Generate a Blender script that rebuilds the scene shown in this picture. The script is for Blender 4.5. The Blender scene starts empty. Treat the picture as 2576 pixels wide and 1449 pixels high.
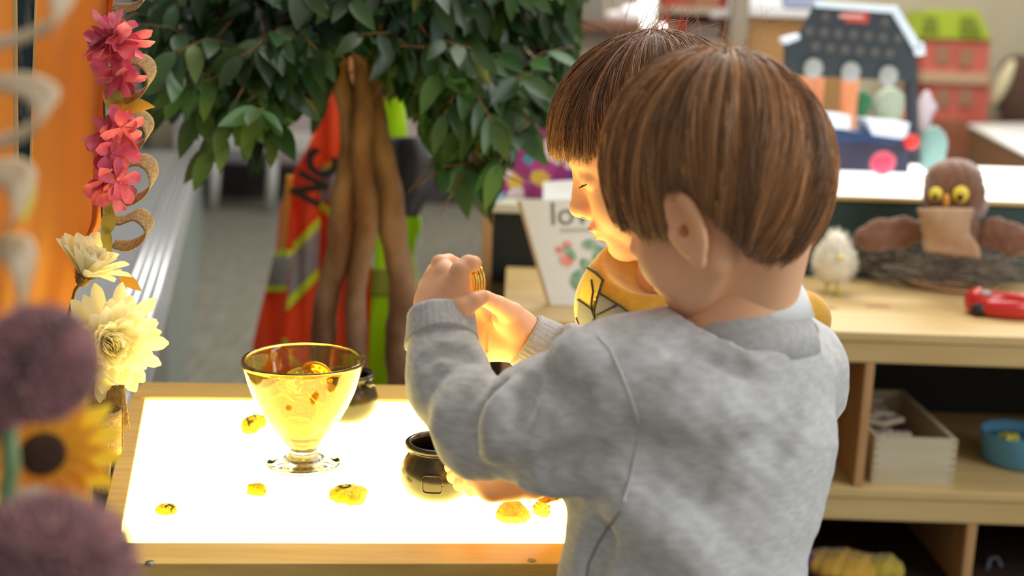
import bpy, bmesh, math, random
import numpy as np
from mathutils import Vector, Matrix, noise as mnoise
random.seed(7)
SC = bpy.context.scene
COL = SC.collection
# ---------------- camera ----------------
FPX = 2960.0; PITCH = math.radians(11.85); ROLL = 0.033; CAMZ = 1.0
FW = Vector((0, math.cos(PITCH), -math.sin(PITCH)))
U0 = Vector((0, math.sin(PITCH), math.cos(PITCH))); R0 = Vector((1, 0, 0))
RT = R0*math.cos(ROLL) + U0*math.sin(ROLL); UP = -R0*math.sin(ROLL) + U0*math.cos(ROLL)
CAM = Vector((0, 0, CAMZ))
cd = bpy.data.cameras.new('camera'); cam = bpy.data.objects.new('camera', cd); COL.objects.link(cam)
cam.matrix_world = Matrix(((RT.x, UP.x, -FW.x, 0), (RT.y, UP.y, -FW.y, 0), (RT.z, UP.z, -FW.z, CAMZ), (0, 0, 0, 1)))
cd.sensor_width = 36; cd.lens = FPX/2576*36; cd.clip_start = 0.02
cd.dof.use_dof = True; cd.dof.focus_distance = 1.26; cd.dof.aperture_fstop = 2.9
SC.camera = cam
# ---------------- light ----------------
w = bpy.data.worlds.new('world'); SC.world = w; w.use_nodes = True
w.node_tree.nodes['Background'].inputs[0].default_value = (0.95, 0.92, 0.86, 1)
w.node_tree.nodes['Background'].inputs[1].default_value = 0.50
def area(name, loc, target, size, power, color, sy=None):
    l = bpy.data.lights.new(name, 'AREA'); l.size = size; l.energy = power; l.color = color
    if sy: l.shape = 'RECTANGLE'; l.size_y = sy
    o = bpy.data.objects.new(name, l); COL.objects.link(o); o.location = loc
    o.rotation_euler = (Vector(target)-Vector(loc)).to_track_quat('-Z', 'Y').to_euler()
    return o
area('window_daylight_right', (2.6, 0.3, 2.0), (0.2, 1.1, 0.7), 1.6, 50, (0.93, 0.97, 1.0))
area('window_daylight_back', (1.2, 5.2, 3.2), (0.3, 1.6, 0.6), 2.6, 105, (1.0, 0.96, 0.9), 1.4)
area('ceiling_lamp', (0.2, 2.6, 3.0), (0.2, 2.6, 0), 1.8, 62, (1.0, 0.95, 0.86))
area('far_fill_light', (1.6, 5.4, 3.0), (1.8, 6.4, 0), 2.2, 95, (1.0, 0.95, 0.86))  # added fill light that lifts the dim far end of the room
SC.view_settings.view_transform = 'Standard'; SC.view_settings.look = 'None'
SC.view_settings.gamma = 1; SC.view_settings.exposure = 0.0; SC.view_settings.use_curve_mapping = False
SC.cycles.use_denoising = True
SC.cycles.sample_clamp_indirect = 6
# ---------------- pixel helpers (2576 x 1449 frame) ----------------
def ray(px, py): return FW + RT*((px-1288)/FPX) - UP*((py-724.5)/FPX)
def W(px, py, Y):
    d = ray(px, py); return CAM + d*(Y/d.y)
def WZ(px, py, z):
    d = ray(px, py); return CAM + d*((z-CAMZ)/d.z)
def mpp(p): return (Vector(p)-CAM).dot(FW)/FPX          # metres per pixel at p
# ---------------- object helpers ----------------
def setp(o, label=None, cat=None, group=None, kind=None):
    if label: o['label'] = label
    if cat: o['category'] = cat
    if group: o['group'] = group
    if kind: o['kind'] = kind
    return o
def thing(name, loc, label, cat, group=None, rot=(0, 0, 0)):
    o = bpy.data.objects.new(name, None); COL.objects.link(o); o.location = loc; o.rotation_euler = rot
    o.empty_display_size = 0.02
    return setp(o, label, cat, group)
WM = {}
def link(name, me, mat=None, parent=None, smooth=True):
    """mesh given in WORLD coordinates when parent is an unrotated empty"""
    if mat is not None:
        me.materials.clear()
        for m in (mat if isinstance(mat, (list, tuple)) else [mat]): me.materials.append(m)
    if smooth: me.polygons.foreach_set('use_smooth', [True]*len(me.polygons))
    o = bpy.data.objects.new(name, me); COL.objects.link(o)
    if parent is not None:
        o.parent = parent
        pm = Matrix.LocRotScale(parent.location, parent.rotation_euler, None) if parent.parent is None else WM[parent]
        o.matrix_parent_inverse = pm.inverted(); WM[o] = Matrix()
    return o
def root_mesh(name, me, mat, label, cat, group=None, kind=None, smooth=True, origin=None):
    """single-mesh thing; origin moved to its base"""
    n = len(me.vertices); a = np.empty(n*3, 'f'); me.vertices.foreach_get('co', a); a = a.reshape(-1, 3)
    if origin is None: origin = (float(a[:, 0].mean()), float(a[:, 1].mean()), float(a[:, 2].min()))
    a -= np.array(origin, 'f'); me.vertices.foreach_set('co', a.ravel()); me.update()
    o = link(name, me, mat, None, smooth); o.location = origin
    return setp(o, label, cat, group, kind)
def mesh_np(name, V, F):
    me = bpy.data.meshes.new(name); me.from_pydata([tuple(v) for v in V], [], [tuple(f) for f in F]); me.update(); return me
class MB:
    def __init__(s): s.v = []; s.f = []; s.sm = True
    def add(s, V, F):
        n = len(s.v); s.v += [tuple(v) for v in V]; s.f += [tuple(i+n for i in f) for f in F]; return s
    def box(s, lo, hi, M=None):
        x0, y0, z0 = lo; x1, y1, z1 = hi
        V = [Vector(c) for c in ((x0,y0,z0),(x1,y0,z0),(x1,y1,z0),(x0,y1,z0),(x0,y0,z1),(x1,y0,z1),(x1,y1,z1),(x0,y1,z1))]
        if M is not None: V = [M @ v for v in V]
        return s.add(V, [(0,3,2,1),(4,5,6,7),(0,1,5,4),(1,2,6,5),(2,3,7,6),(3,0,4,7)])
    def prism(s, pts, z0, z1):
        n = len(pts); V = [(p[0], p[1], z0) for p in pts]+[(p[0], p[1], z1) for p in pts]
        return s.add(V, [tuple(reversed(range(n))), tuple(range(n, 2*n))]+[(i, (i+1) % n, n+(i+1) % n, n+i) for i in range(n)])
    def slab(s, pts, d):
        """polygon of world points extruded by vector d"""
        n = len(pts); d = Vector(d); V = [Vector(p) for p in pts]; V += [p+d for p in V]
        return s.add(V, [tuple(reversed(range(n))), tuple(range(n, 2*n))]+[(i, (i+1) % n, n+(i+1) % n, n+i) for i in range(n)])
    def lathe(s, prof, c, n=48, M=None, mod=None):
        V = []; k = len(prof)
        for j in range(n):
            a = 2*math.pi*j/n
            for r, z in prof:
                rr = r*(mod(a, z) if mod else 1); v = Vector((rr*math.cos(a), rr*math.sin(a), z))
                if M is not None: v = M @ v
                V.append(v+Vector(c))
        F = [(j*k+i, ((j+1) % n)*k+i, ((j+1) % n)*k+i+1, j*k+i+1) for j in range(n) for i in range(k-1)]
        return s.add(V, F)
    def tube(s, pts, r, n=8, cap=True):
        pts = [Vector(p) for p in pts]; m = len(pts)
        rs = r if isinstance(r, (list, tuple)) else [r]*m
        V = []; up = Vector((0, 0, 1)); prev = None
        for i, p in enumerate(pts):
            t = (pts[min(i+1, m-1)]-pts[max(i-1, 0)])
            t = t.normalized() if t.length > 1e-9 else Vector((0, 0, 1))
            if prev is None:
                x = t.cross(up); x = x if x.length > .1 else t.cross(Vector((1, 0, 0)))
            else: x = prev-t*prev.dot(t)
            x.normalize(); prev = x; y = t.cross(x)
            V += [p+(x*math.cos(2*math.pi*j/n)+y*math.sin(2*math.pi*j/n))*rs[i] for j in range(n)]
        F = [(i*n+j, i*n+(j+1) % n, (i+1)*n+(j+1) % n, (i+1)*n+j) for i in range(m-1) for j in range(n)]
        if cap: F += [tuple(reversed(range(n))), tuple(range((m-1)*n, m*n))]
        return s.add(V, F)
    def ball(s, c, r, nu=20, nv=12, M=None):
        r = (r, r, r) if isinstance(r, (int, float)) else r
        V = []; 
        for i in range(nv+1):
            t = math.pi*i/nv
            for j in range(nu):
                a = 2*math.pi*j/nu; v = Vector((r[0]*math.sin(t)*math.cos(a), r[1]*math.sin(t)*math.sin(a), r[2]*math.cos(t)))
                if M is not None: v = M @ v
                V.append(v+Vector(c))
        return s.add(V, [(i*nu+j, (i+1)*nu+j, (i+1)*nu+(j+1) % nu, i*nu+(j+1) % nu) for i in range(nv) for j in range(nu)])
    def me(s, name='m', bevel=0, seg=2):
        me = bpy.data.meshes.new(name); me.from_pydata(s.v, [], s.f); me.update()
        bm = bmesh.new(); bm.from_mesh(me)
        bmesh.ops.remove_doubles(bm, verts=bm.verts, dist=1e-6)
        bmesh.ops.recalc_face_normals(bm, faces=bm.faces)
        if bevel:
            ed = [e for e in bm.edges if len(e.link_faces) == 2 and e.calc_face_angle(0) > .6]
            bmesh.ops.bevel(bm, geom=ed, offset=bevel, segments=seg, affect='EDGES', profile=.6, clamp_overlap=True)
        bm.to_mesh(me); bm.free(); return me
def boxm(lo, hi, bevel=.002, M=None): return MB().box(lo, hi, M).me('box', bevel)
# sheet: fn(u,v)->world point, thickness th along normal
def sheet(fn, nu, nv, th=.002, wrapu=False):
    P = [[Vector(fn(i/nu, j/nv)) for i in range(nu+1)] for j in range(nv+1)]
    N = [[None]*(nu+1) for _ in range(nv+1)]
    for j in range(nv+1):
        for i in range(nu+1):
            a = P[j][min(i+1, nu)]-P[j][max(i-1, 0)]; b = P[min(j+1, nv)][i]-P[max(j-1, 0)][i]
            n = a.cross(b); N[j][i] = n.normalized() if n.length > 1e-12 else Vector((0, -1, 0))
    V = [P[j][i]+N[j][i]*th/2 for j in range(nv+1) for i in range(nu+1)]+[P[j][i]-N[j][i]*th/2 for j in range(nv+1) for i in range(nu+1)]
    k = nu+1; o = k*(nv+1); F = []
    for j in range(nv):
        for i in range(nu):
            a, b, c, d = j*k+i, j*k+i+1, (j+1)*k+i+1, (j+1)*k+i
            F += [(a, b, c, d), (o+d, o+c, o+b, o+a)]
    for j in range(nv): F += [(j*k, (j+1)*k, o+(j+1)*k, o+j*k), (j*k+nu, o+j*k+nu, o+(j+1)*k+nu, (j+1)*k+nu)]
    for i in range(nu): F += [(i, o+i, o+i+1, i+1), (nv*k+i, nv*k+i+1, o+nv*k+i+1, o+nv*k+i)]
    return mesh_np('sheet', V, F)
# ---------------- materials ----------------
def mat(name, c, rough=.6, c2=None, scale=20, stretch=(1, 1, 1), metal=0, sss=0, sssr=(1, .35, .15), spec=.5, bump=0, bscale=None,
        trans=0, ior=1.45, coat=0, emit=None, estr=0, alpha=1, sheen=0, lo=.35, hi=.65, detail=4, attr=None, transl=None, sscale=.01):
    m = bpy.data.materials.new(name); m.use_nodes = True; nt = m.node_tree; b = nt.nodes['Principled BSDF']
    I = b.inputs; I['Base Color'].default_value = (*c, 1); I['Roughness'].default_value = rough; I['Metallic'].default_value = metal
    I['Specular IOR Level'].default_value = spec; I['IOR'].default_value = ior; I['Transmission Weight'].default_value = trans
    I['Coat Weight'].default_value = coat; I['Sheen Weight'].default_value = sheen
    if sss: I['Subsurface Weight'].default_value = sss; I['Subsurface Radius'].default_value = sssr; I['Subsurface Scale'].default_value = sscale
    if emit: I['Emission Color'].default_value = (*emit, 1); I['Emission Strength'].default_value = estr
    tc = nt.nodes.new('ShaderNodeTexCoord'); mp = nt.nodes.new('ShaderNodeMapping'); nt.links.new(tc.outputs['Object'], mp.inputs[0])
    mp.inputs['Scale'].default_value = stretch
    col = None
    if c2:
        n = nt.nodes.new('ShaderNodeTexNoise'); n.inputs['Scale'].default_value = scale; n.inputs['Detail'].default_value = detail
        nt.links.new(mp.outputs[0], n.inputs['Vector'])
        r = nt.nodes.new('ShaderNodeValToRGB'); r.color_ramp.elements[0].color = (*c, 1); r.color_ramp.elements[1].color = (*c2, 1)
        r.color_ramp.elements[0].position = lo; r.color_ramp.elements[1].position = hi
        nt.links.new(n.outputs[0], r.inputs[0]); col = r.outputs[0]
    if attr:
        at = nt.nodes.new('ShaderNodeAttribute'); at.attribute_name = attr
        mx = nt.nodes.new('ShaderNodeMix'); mx.data_type = 'RGBA'; mx.blend_type = 'MULTIPLY'; mx.inputs[0].default_value = 1
        if col is not None: nt.links.new(col, mx.inputs[6])
        else: mx.inputs[6].default_value = (*c, 1)
        nt.links.new(at.outputs['Color'], mx.inputs[7]); col = mx.outputs[2]
    if col is not None: nt.links.new(col, I['Base Color'])
    if bump:
        n2 = nt.nodes.new('ShaderNodeTexNoise'); n2.inputs['Scale'].default_value = bscale or scale*2; n2.inputs['Detail'].default_value = 5
        nt.links.new(mp.outputs[0], n2.inputs['Vector'])
        bp = nt.nodes.new('ShaderNodeBump'); bp.inputs['Strength'].default_value = bump; bp.inputs['Distance'].default_value = .002
        nt.links.new(n2.outputs[0], bp.inputs['Height']); nt.links.new(bp.outputs[0], I['Normal'])
    if transl:   # thin translucent cloth / petals
        tr = nt.nodes.new('ShaderNodeBsdfTranslucent'); mxs = nt.nodes.new('ShaderNodeMixShader'); mxs.inputs[0].default_value = transl
        if col is not None: nt.links.new(col, tr.inputs[0])
        else: tr.inputs[0].default_value = (*c, 1)
        out = nt.nodes['Material Output']; nt.links.new(b.outputs[0], mxs.inputs[1]); nt.links.new(tr.outputs[0], mxs.inputs[2]); nt.links.new(mxs.outputs[0], out.inputs[0])
    return m
def nd(m, t): return m.node_tree.nodes.new(t)
# ---------------- SDF toolkit ----------------
def A(v): return np.array(v, dtype=np.float32)
def s_ell(c, r, R=None):
    c = A(c); r = A(r); R = None if R is None else np.array(R, dtype=np.float32)
    def f(p):
        q = p-c
        if R is not None: q = q @ R          # columns of R = local axes
        k0 = np.sqrt(((q/r)**2).sum(1))+1e-9; k1 = np.sqrt(((q/(r*r))**2).sum(1))+1e-9
        return k0*(k0-1)/k1
    return f
def s_cone(a, b, ra, rb, flat=None):
    a = A(a); b = A(b); d = b-a; L = float((d*d).sum())+1e-12
    def f(p):
        q = p-a; t = np.clip((q @ d)/L, 0, 1); e = q-t[:, None]*d
        return np.sqrt((e*e).sum(1))-(ra+(rb-ra)*t)
    return f
def s_chain(pts, rs, k=.004):
    fs = [s_cone(pts[i], pts[i+1], rs[i], rs[i+1]) for i in range(len(pts)-1)]
    return lambda p: smin_list(p, fs, k)
def smin(a, b, k):
    if k <= 0: return np.minimum(a, b)
    h = np.clip(.5+.5*(b-a)/k, 0, 1); return b+(a-b)*h-k*h*(1-h)
def smax(a, b, k): return -smin(-a, -b, k)
def smin_list(p, fs, k):
    d = fs[0](p)
    for f in fs[1:]: d = smin(d, f(p), k)
    return d
class S:
    """ordered smooth CSG"""
    def __init__(s): s.ops = []
    def u(s, f, k=.01): s.ops.append(('u', f, k)); return s
    def sub(s, f, k=.01): s.ops.append(('s', f, k)); return s
    def inter(s, f, k=.005): s.ops.append(('i', f, k)); return s
    def disp(s, f): s.ops.append(('d', f, 0)); return s
    def __call__(s, p):
        d = None
        for o, f, k in s.ops:
            v = f(p)
            if o == 'd': d = d+v
            elif d is None: d = v
            elif o == 'u': d = smin(d, v, k)
            elif o == 's': d = smax(d, -v, k)
            else: d = smax(d, v, k)
        return d
def nets(f, lo, hi, h):
    lo = A(lo); hi = A(hi); n = np.maximum(((hi-lo)/h).astype(int)+2, 4)
    xs = [lo[i]+h*np.arange(n[i], dtype=np.float32) for i in range(3)]
    q = 4; nb = [-(-int(n[i])//q) for i in range(3)]      # coarse blocks first, then fine samples only near the surface
    cx = [lo[i]+h*(q*np.arange(nb[i], dtype=np.float32)+(q-1)/2) for i in range(3)]
    G = np.stack(np.meshgrid(*cx, indexing='ij'), -1).reshape(-1, 3); cv = np.concatenate([f(G[i:i+300000]) for i in range(0, len(G), 300000)])
    near = np.abs(cv) < h*q*1.9; cvb = cv.reshape(nb)
    v = np.repeat(np.repeat(np.repeat(cvb, q, 0), q, 1), q, 2)
    bi = np.argwhere(near.reshape(nb)); off = np.stack(np.meshgrid(*[np.arange(q)]*3, indexing='ij'), -1).reshape(-1, 3)
    for i in range(0, len(bi), 6000):
        I = (bi[i:i+6000, None, :]*q+off[None]).reshape(-1, 3); v[I[:, 0], I[:, 1], I[:, 2]] = f((lo+h*I).astype(np.float32))
    v = np.ascontiguousarray(v[:n[0], :n[1], :n[2]])
    ins = v < 0
    c = np.zeros(tuple(n-1), dtype=np.int8)
    for dx in (0, 1):
        for dy in (0, 1):
            for dz in (0, 1): c += ins[dx:n[0]-1+dx, dy:n[1]-1+dy, dz:n[2]-1+dz]
    act = (c > 0) & (c < 8); idx = np.argwhere(act); N = len(idx)
    cid = np.full(tuple(n-1), -1, dtype=np.int64); cid[act] = np.arange(N)
    acc = np.zeros((N, 3), dtype=np.float64); cnt = np.zeros(N)
    for ax in range(3):
        o1, o2 = [a for a in range(3) if a != ax]
        for a in (0, 1):
            for b in (0, 1):
                s = idx.copy(); s[:, o1] += a; s[:, o2] += b; e = s.copy(); e[:, ax] += 1
                va = v[s[:, 0], s[:, 1], s[:, 2]]; vb = v[e[:, 0], e[:, 1], e[:, 2]]
                x = (va < 0) != (vb < 0); t = np.where(x, va/np.where(x, va-vb, 1), 0)
                pt = s.astype(np.float64); pt[:, ax] += t; acc[x] += pt[x]; cnt[x] += 1
    V = lo+h*(acc/cnt[:, None])
    F = []
    for ax in range(3):
        o1, o2 = [(1, 2), (2, 0), (0, 1)][ax]
        sl = [slice(1, n[i]-1) for i in range(3)]; sl[ax] = slice(0, n[ax]-1)
        sl2 = list(sl); sl2[ax] = slice(1, n[ax])
        a = ins[tuple(sl)]; b = ins[tuple(sl2)]; e = np.argwhere(a != b)
        if len(e) == 0: continue
        off = np.array([1, 1, 1]); off[ax] = 0; e = e+off
        sg = ins[e[:, 0], e[:, 1], e[:, 2]]
        def cc(d1, d2):
            q = e.copy(); q[:, o1] += d1; q[:, o2] += d2; return cid[q[:, 0], q[:, 1], q[:, 2]]
        q = np.stack([cc(-1, -1), cc(0, -1), cc(0, 0), cc(-1, 0)], 1)
        q[~sg] = q[~sg][:, ::-1]; F.append(q)
    return V, np.concatenate(F) if F else np.zeros((0, 4), int)
def np_mesh(name, V, F):
    me = bpy.data.meshes.new(name); V = np.asarray(V, dtype=np.float32); F = np.asarray(F, dtype=np.int32); k = F.shape[1]
    me.vertices.add(len(V)); me.vertices.foreach_set('co', V.ravel())
    me.loops.add(F.size); me.loops.foreach_set('vertex_index', F.ravel())
    me.polygons.add(len(F)); me.polygons.foreach_set('loop_start', np.arange(0, F.size, k, dtype=np.int32))
    me.update(calc_edges=True); me.validate(); return me
def sdf_mesh(f, lo, hi, h, name='m'): return np_mesh(name, *nets(f, lo, hi, h))
def joinVF(parts):
    V = []; F = []; n = 0
    for v, f in parts: V.append(v); F.append(np.asarray(f)+n); n += len(v)
    return np.concatenate(V), np.concatenate(F)
def vnoise(p, s, seed=0):
    """cheap smooth pseudo noise from summed sines"""
    rs = np.random.RandomState(seed); o = 0
    for i in range(5):
        k = rs.randn(3)*s*(1+.35*i); o = o+np.sin(p @ A(k)+rs.rand()*6.28)/(1+.3*i)
    return o/2.5
# ---- strands: list of polylines -> tapered 3-sided tubes with per-strand tint ----
def strands(name, P, r0, r1, tint):
    """P: (n,k,3); tint: (n,3)"""
    n, k, _ = P.shape; P = P.astype(np.float64)
    T = np.gradient(P, axis=1); T /= np.linalg.norm(T, axis=2, keepdims=True)+1e-12
    ref = np.random.RandomState(3).randn(n, 1, 3); X = np.cross(T, np.broadcast_to(ref, T.shape)); X /= np.linalg.norm(X, axis=2, keepdims=True)+1e-12
    Y = np.cross(T, X); rad = np.linspace(r0, r1, k)[None, :, None]
    V = np.stack([P+(X*math.cos(a)+Y*math.sin(a))*rad for a in (0, 2.094, 4.189)], 2)   # n,k,3,3
    V = V.reshape(-1, 3); base = (np.arange(n)*k*3)[:, None, None]
    i = np.arange(k-1)[None, :, None]; j = np.arange(3)[None, None, :]; j2 = (j+1) % 3
    F = np.stack([base+i*3+j, base+i*3+j2, base+(i+1)*3+j2, base+(i+1)*3+j], -1).reshape(-1, 4)
    me = np_mesh(name, V, F); at = me.color_attributes.new('tint', 'FLOAT_COLOR', 'POINT')
    c = np.ones((n, k*3, 4), dtype=np.float32); c[:, :, :3] = tint[:, None, :]
    at.data.foreach_set('color', c.ravel()); return me
def fuzz(name, f, c, R, n, length, r0, r1, lo=.75, hi=1.15, droop=0, k=4, seed=1, curl=.3):
    """fur on a star-shaped surface f (sdf) around centre c, rays out to R"""
    rs = np.random.RandomState(seed); D = rs.randn(n, 3); D /= np.linalg.norm(D, axis=1)[:, None]
    t = np.linspace(0, R, 60); best = np.zeros(n)
    for tt in t:
        m = f((A(c)+D*tt).astype(np.float32)) < 0; best[m] = tt
    root = A(c)+D*best[:, None]; dirn = D+rs.randn(n, 3)*curl; dirn /= np.linalg.norm(dirn, axis=1)[:, None]
    L = length*(.6+.6*rs.rand(n)); P = []
    for i in range(k):
        s = i/(k-1); q = root+dirn*(L*s)[:, None]; q[:, 2] -= droop*s*s*L; P.append(q-D*.001*(1-s))
    tint = (lo+(hi-lo)*rs.rand(n, 1)*.6)*(1+.55*vnoise(root.astype(np.float32), 2.2/max(length, .01), seed))[:, None]*np.ones((1, 3))
    return strands(name, np.stack(P, 1), r0, r1, tint)
def basis(x, up=(0, 0, 1)):
    """rotation matrix, columns = forward(x), left(y), up(z)"""
    x = Vector(x).normalized(); u = Vector(up); y = u.cross(x).normalized(); z = x.cross(y)
    return Matrix((x, y, z)).transposed()
# =====================================================================  ROOM
carpet = mat('grey_carpet', (.125, .115, .09), .95, (.19, .18, .145), 5, stretch=(6, 1.2, 1), bump=.6, bscale=200, lo=.3, hi=.7)
wallm = mat('beige_wall', (.52, .46, .31), .9, (.56, .50, .36), 3)
greywall = mat('grey_blue_wall', (.17, .175, .19), .8, (.20, .205, .22), 3)
def struct(name, me, m): o = link(name, me, m, None, smooth=False); o['kind'] = 'structure'; return o
struct('floor', boxm((-5, -.6, -.06), (5, 8.1, 0), 0), carpet)
struct('wall_back', boxm((-5, 8.0, 0), (5, 8.12, 3.6), 0), wallm)
rn = WZ(395, 830, .45); rf_ = WZ(490, 440, .45); ln_ = WZ(300, 740, .45); lf_ = WZ(448, 370, .45)
dv = (rf_-rn).normalized(); perp = Vector((-dv.y, dv.x, 0))          # towards the left wall
wdt = (ln_-rn).dot(perp)
near_p = rn-dv*.75; far_p = rn+dv*3.6
def along(t, s, z): p = rn+dv*t+perp*s; return Vector((p.x, p.y, z))
p0, p1 = along(-1.9, wdt+.30, 0), along(6.2, wdt+.30, 0)
struct('wall_left', MB().prism([(p0.x, p0.y), (p1.x, p1.y), (p1.x+perp.x*.1, p1.y+perp.y*.1), (p0.x+perp.x*.1, p0.y+perp.y*.1)], 0, 3.6).me('w'), greywall)
# ribbed metal heater cover
HT_ = thing('heater_cover', along(1, wdt/2, 0), 'long ribbed silver metal heater cover running back along the left wall', 'heater cover')
alu = mat('brushed_aluminium', (.50, .52, .54), .36, (.58, .60, .62), 40, stretch=(1, 1, 8), metal=.75)
def band(s0, s1, z0, z1, t0=-.55, t1=3.6):
    a, b, c, d = along(t0, s0, 0), along(t1, s0, 0), along(t1, s1, 0), along(t0, s1, 0)
    return MB().prism([tuple(v)[:2] for v in (a, b, c, d)], z0, z1)
link('cabinet', band(0, wdt+.28, 0.0, .43).me('c', .004), mat('green_grey_metal', (.22, .27, .25), .35, (.25, .30, .28), 3, metal=.3), HT_, smooth=False)
link('top_tray', band(-.008, wdt+.28, .43, .437).me('c', .002), alu, HT_, smooth=False)
nr = 4
for i in range(nr):
    s = wdt*(.16+.84*(i+.5)/nr); link('rib', MB().tube([along(-.55, s, .438), along(3.6, s, .438)], wdt*.84/nr*.46, 20).me('r'), alu, HT_)
# ---------------- low shelf unit on the right
maple = mat('maple_panel', (.62, .45, .20), .45, (.54, .37, .15), 3.5, stretch=(1, 8, 10), bump=.05)
maple_ed = mat('maple_edge', (.52, .30, .13), .5, (.42, .22, .08), 4, stretch=(14, 14, 1))
darkp = mat('dark_green_panel', (.018, .045, .045), .55, (.025, .06, .06), 4)
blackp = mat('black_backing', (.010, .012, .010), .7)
YF = 2.0; zt = W(2340, 840, YF).z; zta = W(2340, 920, YF).z; z2 = W(2340, 1235, YF).z; z2a = W(2340, 1317, YF).z
xL = W(1262, 900, YF).x; xR = 1.45; YB = 2.50
SH = thing('shelf_unit', ((xL+xR)/2, 2.25, 0), 'long low maple shelf unit with open compartments behind the children', 'shelf unit')
def sb(name, lo, hi, m, b=.003): return link(name, boxm(lo, hi, b), m, SH, smooth=False)
sb('shelf_board', (xL, YF, zt-.018), (xR, YB, zt), maple); sb('apron', (xL+.002, YF+.004, zta), (xR-.002, YF+.022, zt-.0185), maple)
sb('shelf_board', (xL+.02, YF, z2-.018), (xR, YB-.02, z2), maple); sb('apron', (xL+.022, YF+.004, z2a), (xR-.002, YF+.022, z2-.0185), maple)
sb('shelf_board', (xL+.02, YF, .02), (xR, YB-.02, .038), mat('dark_brown_board', (.035, .02, .012), .6))
sb('plinth', (xL+.02, YF+.02, 0), (xR, YB-.03, .02), maple)
sb('side_panel', (xL, YF+.003, 0), (xL+.02, YB, zt-.0185), maple_ed); sb('side_panel', (xR-.02, YF+.023, 0), (xR-.0005, YB, zt-.0185), maple_ed)
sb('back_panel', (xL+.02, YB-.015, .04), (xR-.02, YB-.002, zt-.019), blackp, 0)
xd = W(2166, 1060, YF).x; sb('divider', (xd, YF+.006, z2+.0003), (xd+.0175, YB-.018, zta-.0005), maple_ed)
xd = W(2428, 1400, YF).x; sb('divider', (xd, YF+.006, .0385), (xd+.019, YB-.018, z2a-.0005), maple_ed)
xd0 = W(1640, 1060, YF).x; sb('divider', (xd0, YF+.006, z2+.0003), (xd0+.019, YB-.018, zta-.0005), maple_ed)
# ---------------- second light table behind the shelf
YU = 2.505; zu = W(2340, 500, YU).z; zu0 = W(2340, 512, YU).z
xl2 = W(1720, 500, YU).x
LT2 = thing('light_table', ((xl2+1.6)/2, 2.8, 0), 'second white glowing light table set back behind the owl and the shelf', 'light table')
YT = YU+.62
while True:
    dpx = (Vector((.95, YT, zu))-CAM); v_ = 724.5-dpx.dot(UP)/dpx.dot(FW)*FPX
    if v_ < 413 or YT > 4: break
    YT += .01
link('cabinet', boxm((xl2, YU+.012, 0), (1.6, YT, zu0), .003), darkp, LT2, smooth=False)
link('table_edge', boxm((xl2-.01, YU, zu0+.0003), (1.62, YU+.02, zu-.0005), .002), maple, LT2, smooth=False)
link('glowing_top', boxm((xl2-.01, YU+.0205, zu0+.0003), (1.62, YT+.02, zu+.001), .001), mat('glowing_white_top', (.9, .9, .9), .3, emit=(1, .99, .96), estr=1.6), LT2, smooth=False)
# ---------------- small bookcase at the left end of the shelf
zb = W(1280, 512, YU).z; zb0 = W(1280, 536, YU).z; xb0 = W(1212, 600, YU).x; xb1 = xl2-.02
BC = thing('bookcase', ((xb0+xb1)/2, 2.65, 0), 'small book stand with a pale top and a black panel for its shaded opening beside the leaning flower card', 'bookcase')
link('top_board', boxm((xb0-.005, YU, zb0), (xb1, YU+.34, zb), .003), mat('pale_laminate', (.62, .58, .46), .5), BC, smooth=False)
link('side_panel', boxm((xb0, YU+.002, 0), (xb0+.022, YU+.33, zb0-.0003), .002), maple_ed, BC, smooth=False)
link('front_panel', boxm((xb0+.0225, YU+.01, zt-.04), (xb1-.002, YU+.33, zb0-.0003), .002), blackp, BC, smooth=False)  # solid black stands for the shade inside the open front
link('lower_panel', boxm((xb0+.0225, YU+.012, 0), (xb1-.002, YU+.33, zt-.0405), .002), mat('khaki_panel', (.17, .15, .06), .6), BC, smooth=False)
# =====================================================================  LIGHT TABLE AND WHAT STANDS ON IT
ZT = .5
woodt = mat('table_wood', (.70, .46, .13), .45, (.60, .37, .09), 6, stretch=(1.2, 14, 14), bump=.15, bscale=30)
plyw = mat('plywood_edge', (.50, .33, .16), .6, (.26, .14, .06), 5, stretch=(.5, .5, 60), lo=.4, hi=.6)
a0 = WZ(297, 1368, ZT+.004); a0.z = ZT; b0 = WZ(367, 1008, ZT); yslope = .086
def yl(x, Y0=a0.y, x0=a0.x): return Y0+(x-x0)*yslope
xr = .100
c0 = Vector((xr, b0.y+(xr-b0.x)*yslope, ZT)); d0 = Vector((xr, yl(xr), ZT))
LTB = thing('light_table', (-.15, 1.36, 0), 'low wooden light table with a glowing white top', 'light table')
link('light_panel', MB().prism([(a0.x-.004, a0.y-.004), (d0.x+.004, d0.y-.004), (c0.x+.004, c0.y+.004), (b0.x-.004, b0.y+.004)], ZT-.012, ZT).me('panel'),
     mat('glowing_acrylic', (.9, .9, .85), .3, emit=(1.0, .76, .175), estr=10), LTB, smooth=False)
fwd = .048; lft = .022; h = .004
def fr(p, q, r, s_, m=woodt, z0=ZT-.05, z1=ZT+h): return link('frame_rail', MB().prism([tuple(v)[:2] for v in (p, q, r, s_)], z0, z1).me('rail', .0015), m, LTB, smooth=False)
ed = (b0-a0).normalized()
a1 = Vector((a0.x, a0.y, 0))-Vector((lft, -lft*yslope, 0))-ed*0; b1 = b0-Vector((lft, -lft*yslope, 0))
vv = Vector((-yslope, 1, 0)).normalized()
A2 = a1-vv*fwd; D2 = d0+Vector((.02, 0, 0))-vv*fwd; B2 = b1+vv*.072; C2_ = c0+Vector((.02, 0, 0))+vv*.072
near = fr(A2, D2, d0+Vector((.02, 0, 0)), a1); far_ = fr(b1, c0+Vector((.02, 0, 0)), C2_, B2)
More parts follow.
